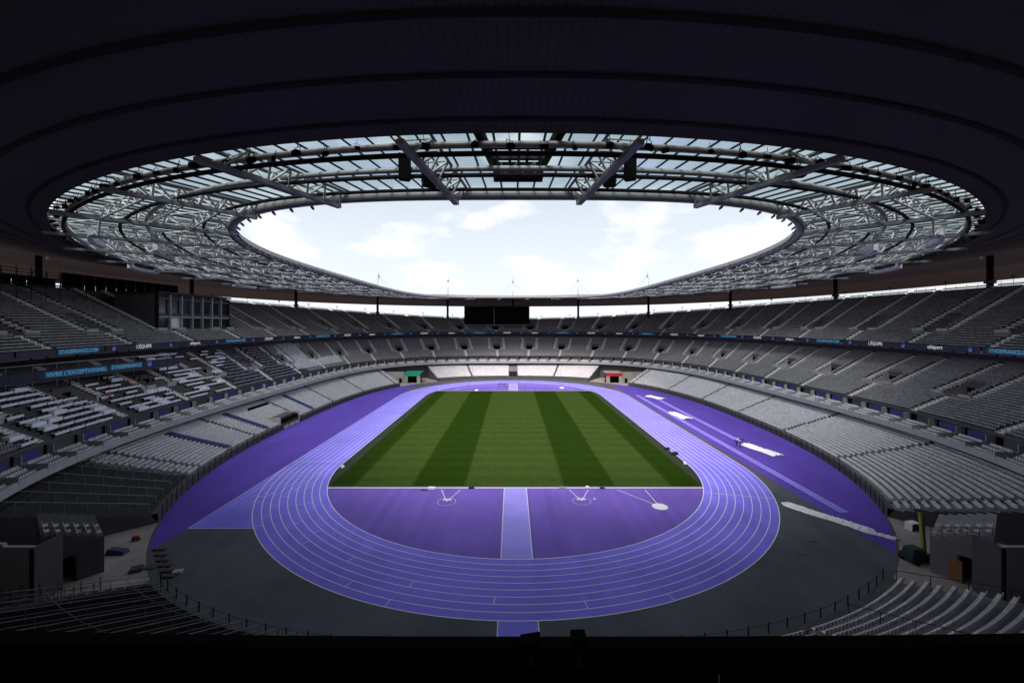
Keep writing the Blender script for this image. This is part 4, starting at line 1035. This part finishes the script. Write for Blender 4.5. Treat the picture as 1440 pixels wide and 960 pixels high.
# open scaffold rack at the mouth of the shaded passage
for (px, py, rot, hgt) in ((185, 858, .1, 2.2), (95, 855, .35, 2.4), (35, 862, .2, 2.6)):
    p = unproj(px, py); rk = empty('pipe_rack', 'dark pipe rack standing on the floor of the shaded passage', 'rack', p, rot, 'pipe racks in the shaded passage')
    for x in (-2.4, -.8, .8, 2.4):
        for y in (-.6, .6): rod('upright', (x, y, 0), (x, y, hgt), .05, 'dkmetal', rk, 4)
    for y in (-.6, .6):
        for z in (.7, 1.6): rod('cross_bar', (-2.6, y, z), (2.6, y, z), .05, 'steel', rk, 4)

# ------------------------------------------------------------ black parapet in front of the viewpoint
for px, w, h in ((746, .30, .17), (814, .22, .20)):
    x = CX+(px-720)/FPX*5.75; lp = empty('parapet_lamp', 'small black lamp head with %s lid sticking up over the black parapet' % ('a slanted' if px < 780 else 'a flat'), 'lamp', (x, -125.72, 25.05))
    sl_ = .05 if px < 780 else .012
    MB().hexa([(-w/2, -.08, -.02), (w/2, -.08, -.02), (w/2, .1, -.02), (-w/2, .1, -.02), (-w/2*.9, -.08, h-sl_), (w/2*.92, -.08, h-.01), (w/2*.92, .1, h-.01), (-w/2*.9, .1, h-sl_)]).build('housing', 'black', lp)
    MB().box(-.05, .05, -.03, .03, -.25, -.02).build('bracket', 'dkmetal', lp)
cb2 = MB().tube([(0, 0, 0), (0, 0, 1.05)], .010, 6).build('parapet_conduit', 'steel', None, loc=(CX+(989-720)/FPX*5.9, -126.05, 23.9)); tag(cb2, 'thin grey conduit running down the black parapet', 'pipe')
bf = MB(); ssx = np.linspace(.478, .522, 25)
wall(lerp(L3F, L3B, .03), 24.0, lerp(L3F, L3B, .03), 24.92, .478, .522, 24, bf); wall(lerp(L3F, L3B, .03), 24.92, lerp(L3F, L3B, .025), 24.92, .478, .522, 24, bf)
tag(bf.build('parapet_lining', 'black'), 'matt black lining board along the inside of the parapet', 'board')

# ------------------------------------------------------------ things on the floor
def sheet(name, p0, p1, hw0, hw1, label, nx=26, ny=6, amp=.10):
    a, b = unproj(*p0), unproj(*p1); d = (b-a); Ln = d.length; d.normalize(); w = Vector((-d.y, d.x, 0)); mb = MB()
    for i in range(nx+1):
        f = i/nx; h = hw0+(hw1-hw0)*f
        for j in range(ny+1):
            g = j/ny*2-1; hh = h*(1+.10*math.sin(f*9+j)+random.uniform(-.04, .04) if abs(g) == 1 else 1)
            p = d*(Ln*f+(random.uniform(-.4, .4) if i in (0, nx) else 0))+w*(g*hh); z = .03+amp*(random.random()**2)*(1.5 if 0 < j < ny else .3)+(.12 if abs(g) < .7 else 0)
            mb.v.append((p.x, p.y, z))
    for i in range(nx):
        for j in range(ny): q = i*(ny+1)+j; mb.f.append((q, q+ny+1, q+ny+2, q+1))
    o = mb.build(name, 'sheet', None, loc=(a.x, a.y, .012)); 
    sm = o.modifiers.new('thick', 'SOLIDIFY'); sm.thickness = .02
    return tag(o, label, 'sheet')
sheet('cover_sheet', (1096, 641), (1046, 624), 1.6, 1.5, 'crumpled white sheet over the sand pit beside the standing workers', 30, 8, .16)
sheet('cover_sheet', (967, 589), (945, 580), 1.9, 1.5, 'crumpled white sheet on the runway next to the track lanes', 18, 8, .22)
sheet('cover_sheet', (933, 561), (911, 556.5), 1.9, 1.7, 'flat white sheet at the far end of the jump runways', 14, 6, .10)
sheet('rolled_sheet', (1228, 748), (1103, 708), 1.05, 1.1, 'long white rolled sheet lying on the grey apron', 60, 8, .16)
sheet('rolled_sheet', (1262, 759), (1222, 748), .45, .55, 'short loose end of white sheet beyond the long roll on the purple apron', 16, 6, .10)
sheet('folded_sheet', (1292, 727), (1252, 718), .55, .6, 'folded white sheet on the concrete floor below the seats', 14, 6, .35)
def pallet(p, rz, label, m='wood', group=None, name='pallet', st=1):
    o = empty(name, label, 'pallet', p, rz, group)
    for k in range(st):
        z = .15*k
        for y in (-.5, 0, .5): MB().box(-.6, .6, y-.05, y+.05, z, z+.09).build('runner', m, o)
        for x in np.linspace(-.52, .52, 5): MB().box(x-.07, x+.07, -.55, .55, z+.09, z+.13).build('deck_board', m, o)
    return o
for i in range(6):
    for k in range(2):
        p = unproj(219.5+k*9.5+i*2.6, 773+i*7.6); o = pallet(p, .15+random.uniform(-.1, .1), 'dark wooden pallet stack on the shaded grey apron', group='dark pallet stacks on the apron', st=2); o.scale = (.52, .5, .8)
pallet(unproj(250, 805), .25, 'pale wooden pallet beside the dark pallet stacks', 'palew', st=2).scale = (.8, .7, 1)
pallet(unproj(192, 802), .5, 'grey wooden pallet lying on the shaded passage floor', 'wood', st=3); pallet(unproj(212, 797), .2, 'low dark pallet between the passage floor and the dark stacks', 'wood', st=1)
rcx = empty('red_cart', 'small red and yellow cart at the mouth of the shaded passage', 'cart', unproj(192, 759), .4); rcx.scale = (.65, .65, .65)
MB().box(-.7, .5, -.4, .4, .3, .85).build('tub', 'red', rcx); MB().box(.5, 1.0, -.35, .35, .35, .65).build('nose', 'lime', rcx)
for x in (-.45, .45):
    for y in (-.42, .42): MB().tube([(x, y-.05, .22), (x, y+.05, .22)], .22, 10).build('wheel', 'rubber', rcx)
tp = unproj(165, 778); tb = MB().hexa([(-1.2, -.5, 0), (1.2, -.5, 0), (1.2, .5, 0), (-1.2, .5, 0), (-1.0, -.4, .7), (1.1, -.4, .5), (1.1, .4, .5), (-1.0, .4, .7)]).build('tarpaulin_pile', 'tarp', None, loc=tp); tag(tb, 'blue grey tarpaulin pile against the shaded entrance block', 'tarpaulin')
# boom lift and loose boards by the right passage
lift = empty('boom_lift', 'dark green boom lift with a raised lime boom on the passage floor', 'lift', unproj(1288, 788), R(10))
MB().hexa([(-1.5, -.8, .45), (1.5, -.8, .45), (1.5, .8, .45), (-1.5, .8, .45), (-1.4, -.75, 1.0), (1.4, -.75, 1.0), (1.4, .75, 1.0), (-1.4, .75, 1.0)]).build('chassis', 'dgreen', lift)
MB().hexa([(-1.3, -.7, 1.02), (.5, -.7, 1.02), (.5, .7, 1.02), (-1.3, .7, 1.02), (-1.1, -.6, 1.75), (.3, -.6, 1.75), (.3, .6, 1.75), (-1.1, .6, 1.75)]).build('engine_hood', 'dgreen', lift)
for x in (-1.0, 1.0):
    for y in (-.85, .85):
        wh = MB().tube([(x, y-.17, .45), (x, y+.17, .45)], .45, 14).build('wheel', 'rubber', lift, True); MB().tube([(x, y-.18, .45), (x, y+.18, .45)], .2, 8).build('rim', 'dgreen', wh)
MB().hexa([(1.0, -.12, 1.0), (1.25, -.12, 1.0), (1.25, .12, 1.0), (1.0, .12, 1.0), (.45, -.14, 6.0), (.72, -.14, 6.2), (.72, .14, 6.2), (.45, .14, 6.0)]).build('boom', 'lime', lift)
MB().hexa([(1.28, -.12, 1.0), (1.5, -.12, 1.0), (1.5, .12, 1.0), (1.28, .12, 1.0), (1.0, -.1, 5.2), (1.15, -.1, 5.3), (1.15, .1, 5.3), (1.0, .1, 5.2)]).build('lower_boom', 'dkmetal', lift)
MB().box(.2, .9, -.4, .4, 6.2, 6.3).build('basket_floor', 'dkmetal', lift)
pw = MB().hexa([(0, 0, 0), (1.1, 0, 0), (1.1, .04, 0), (0, .04, 0), (0, .25, 2.4), (1.1, .25, 2.4), (1.1, .29, 2.4), (0, .29, 2.4)]).build('plywood_sheet', 'orange', None, loc=(50.0, -82.75, 0)); pw.rotation_euler = (0, 0, R(-50.6)); tag(pw, 'orange brown plywood sheet leaning on the right entrance block', 'board')
ct = empty('equipment_crate', 'white framed crate with a dark red front near the folded sheet', 'crate', unproj(1283, 744), .2)
MB().box(-.7, .7, -.45, .45, .1, .8).build('body', mat('dark_red', (.09, .03, .025), .7), ct)
for x in (-.74, .70): MB().box(x, x+.06, -.5, .5, 0, .95).build('frame', 'sheet', ct)
MB().box(-.76, .78, -.52, .52, .95, 1.05).build('lid', 'sheet', ct)
# small things along the pitch edges
def kit(px, py, label, w, l, h, m, rz=0):
    o = empty('equipment_case', label, 'case', unproj(px, py), rz); MB().box(-w/2, w/2, -l/2, l/2, 0, h*.7).build('body', m, o); MB().hexa([(-w/2*.96, -l/2*.9, h*.7), (w/2*.96, -l/2*.9, h*.7), (w/2*.96, l/2*.9, h*.7), (-w/2*.96, l/2*.9, h*.7), (-w/2*.8, -l/2*.7, h), (w/2*.8, -l/2*.7, h), (w/2*.8, l/2*.7, h), (-w/2*.8, l/2*.7, h)]).build('lid', m, o)
kit(607, 687, 'white box on the pitch edge left of the paired sector lines', 1.4, .5, .35, 'sheet'); kit(597, 689, 'thin dark tray beside the white box on the pitch edge', 1.3, .4, .12, 'dkmetal')
kit(663, 686.5, 'dark case on the pitch edge between the runway and the left sector lines', 1.0, .5, .35, 'dkmetal'); kit(791, 686.5, 'grey case on the pitch edge just right of the runway', 1.1, .5, .3, 'steel')
kit(826, 685.5, 'small white case at the end of the right sector line', .6, .4, .3, 'sheet'); kit(847, 686.5, 'dark flat case at the pitch edge right of the sector lines', .9, .5, .22, 'dkmetal')
kit(938, 632, 'black bag at the right edge of the grass', 1.2, .8, .5, 'rubber', .6); kit(949, 639, 'larger black bag further along the right edge of the grass', 1.5, .9, .6, 'rubber', .6)
kit(963, 652, 'white bucket near the black bags on the grass edge', .5, .5, .45, 'sheet'); kit(482, 657, 'white bucket at the left corner of the grass', .55, .55, .45, 'sheet')
kit(836, 702, 'small white marker box right of the second throwing circle', .3, .3, .2, 'sheet')
bar_ = empty('steeplechase_barrier', 'dark low barrier standing in the far bend of the track', 'barrier', unproj(705.5, 542))
MB().box(-1.9, 1.9, -.08, .08, .55, .85).build('beam', 'dkmetal', bar_)
for x in (-1.4, 1.4): MB().box(x-.08, x+.08, -.5, .5, 0, .12).build('foot', 'dkmetal', bar_); MB().box(x-.06, x+.06, -.06, .06, .12, .55).build('upright', 'dkmetal', bar_)
kit(670, 549, 'white case on the far edge of the grass left of the runway', 1.4, .6, .5, 'sheet'); kit(790, 546, 'white case on the far infield right of the runway', 2.0, .8, .6, 'sheet')

# ------------------------------------------------------------ people
def person(p, rz, label, top='cloth', legs='cloth', lean=0.0, arm=0.0):
    me = bpy.data.meshes.new('person'); V = [(0, 0, .95), (0, lean*.4, 1.2), (0, lean, 1.42), (0, lean*1.1, 1.54), (0, lean*1.2, 1.66), (0, lean*1.2, 1.76),
         (-.20, lean, 1.40), (-.27, lean+.05, 1.13), (-.25, lean+.12+arm, .90+arm), (.20, lean, 1.40), (.28, lean+.02, 1.13), (.26, lean+.14, .90),
         (-.10, 0, .90), (-.12, .03, .50), (-.12, 0, .09), (-.13, .16, .04), (.10, 0, .90), (.13, .06, .50), (.15, .0, .09), (.16, .16, .04)]
    Ed = [(0, 1), (1, 2), (2, 3), (3, 4), (4, 5), (2, 6), (6, 7), (7, 8), (2, 9), (9, 10), (10, 11), (0, 12), (12, 13), (13, 14), (14, 15), (0, 16), (16, 17), (17, 18), (18, 19)]
    me.from_pydata(V, Ed, []); rad = [.15, .15, .16, .06, .10, .07, .075, .055, .04, .075, .055, .04, .10, .075, .05, .04, .10, .075, .05, .04]
    o = link('person', me, None, p); o.rotation_euler = (0, 0, rz)
    sk = o.modifiers.new('skin', 'SKIN'); 
    for i, r in enumerate(rad): me.skin_vertices[0].data[i].radius = (r, r*.85)
    me.skin_vertices[0].data[0].use_root = True
    o.modifiers.new('sub', 'SUBSURF').levels = 1; o.modifiers['sub'].render_levels = 1
    m = bpy.data.materials.new('outfit'); m.use_nodes = True; t = m.node_tree; b = t.nodes['Principled BSDF']; co = t.nodes.new('ShaderNodeTexCoord'); sp_ = t.nodes.new('ShaderNodeSeparateXYZ'); rp_ = t.nodes.new('ShaderNodeValToRGB'); rp_.color_ramp.interpolation = 'CONSTANT'
    dv_ = t.nodes.new('ShaderNodeMath'); dv_.operation = 'DIVIDE'; dv_.inputs[1].default_value = 2
    t.links.new(co.outputs['Object'], sp_.inputs[0]); t.links.new(sp_.outputs['Z'], dv_.inputs[0]); t.links.new(dv_.outputs[0], rp_.inputs[0]); t.links.new(rp_.outputs[0], b.inputs['Base Color']); b.inputs['Roughness'].default_value = .8
    cols = {'cloth': (.03, .03, .045, 1), 'hivis': (.75, .16, .04, 1), 'sheet': (.7, .7, .7, 1)}
    e = rp_.color_ramp.elements; e[0].position = 0; e[0].color = cols[legs]; e[1].position = .47; e[1].color = cols[top]
    x = e.new(.765); x.color = (.42, .26, .19, 1); x = e.new(.875); x.color = (.02, .015, .01, 1)
    me.materials.append(m); tag(o, label, 'person'); return o
person(unproj(1036, 627), R(100), 'person in dark clothes stooping over the end of the white pit sheet', lean=.22, arm=.05)
person(unproj(1041, 629.5), R(-60), 'person in dark clothes standing upright beside the purple runway', lean=.05)
person(unproj(1037, 624), R(200), 'person in a white top standing behind the two in dark clothes', top='sheet', lean=.05)
person(unproj(1044, 624.5), R(150), 'person in dark clothes bending by the corner of the white pit sheet', lean=.3, arm=.05)
for px, py, lab, tp_ in ((413, 596, 'person in dark clothes outside the players tunnel', 'cloth'), (421, 593, 'person in a white top outside the players tunnel', 'sheet')):
    person(unproj(px, py), R(120), lab, top=tp_)
for jj, yy, lab in ((7, -46.5, 'worker in an orange vest behind the white press desks'), (12, -38, 'worker in an orange vest high among the white press desks')):
    A = lerp(L2F, L2B, (jj+.6)/N2); s = s_near(A, -80, yy); person(PV(A, s, z2(jj)), R(-90), lab, top='hivis', lean=.05)

# hand rails on the seat block beside the right passage
blr = [b for b in BLOCKS if b[0] < .5 < b[1]][0]
for e, lab, m_ in ((blr[0]+.0005, 'black rail closing the end of the curved seat block at the passage', 'dkmetal'), (blr[0]+.0215, 'dark hand rail running down between the curved seat rows', 'dkmetal')):
    hr_ = empty('hand_rail', lab, 'rail', PV(L1F, e))
    o0 = PV(L1F, e)
    pts = [PV(lerp(L1F, L1B, f), e, z1(f*N1)+1.15)-o0 for f in np.linspace(.0, .9, 10)]
    MB().tube(pts, .04, 5).build('top_bar', m_, hr_)
    for f in np.linspace(.0, .9, 7): rod('post', PV(lerp(L1F, L1B, f), e, z1(f*N1)-.2)-o0, PV(lerp(L1F, L1B, f), e, z1(f*N1)+1.15)-o0, .04, m_, hr_, 5)

for px, py, lab in ((1145, 761, 'small dark drain cover on the grey apron nearer the white roll'), (1128, 780, 'small dark drain cover on the grey apron further from the white roll')):
    dc = MB().box(-.55, .55, -.16, .16, 0, .015).build('drain_cover', 'dkmetal', None, loc=unproj(px, py)+Vector((0, 0, .004))); tag(dc, lab, 'drain cover')
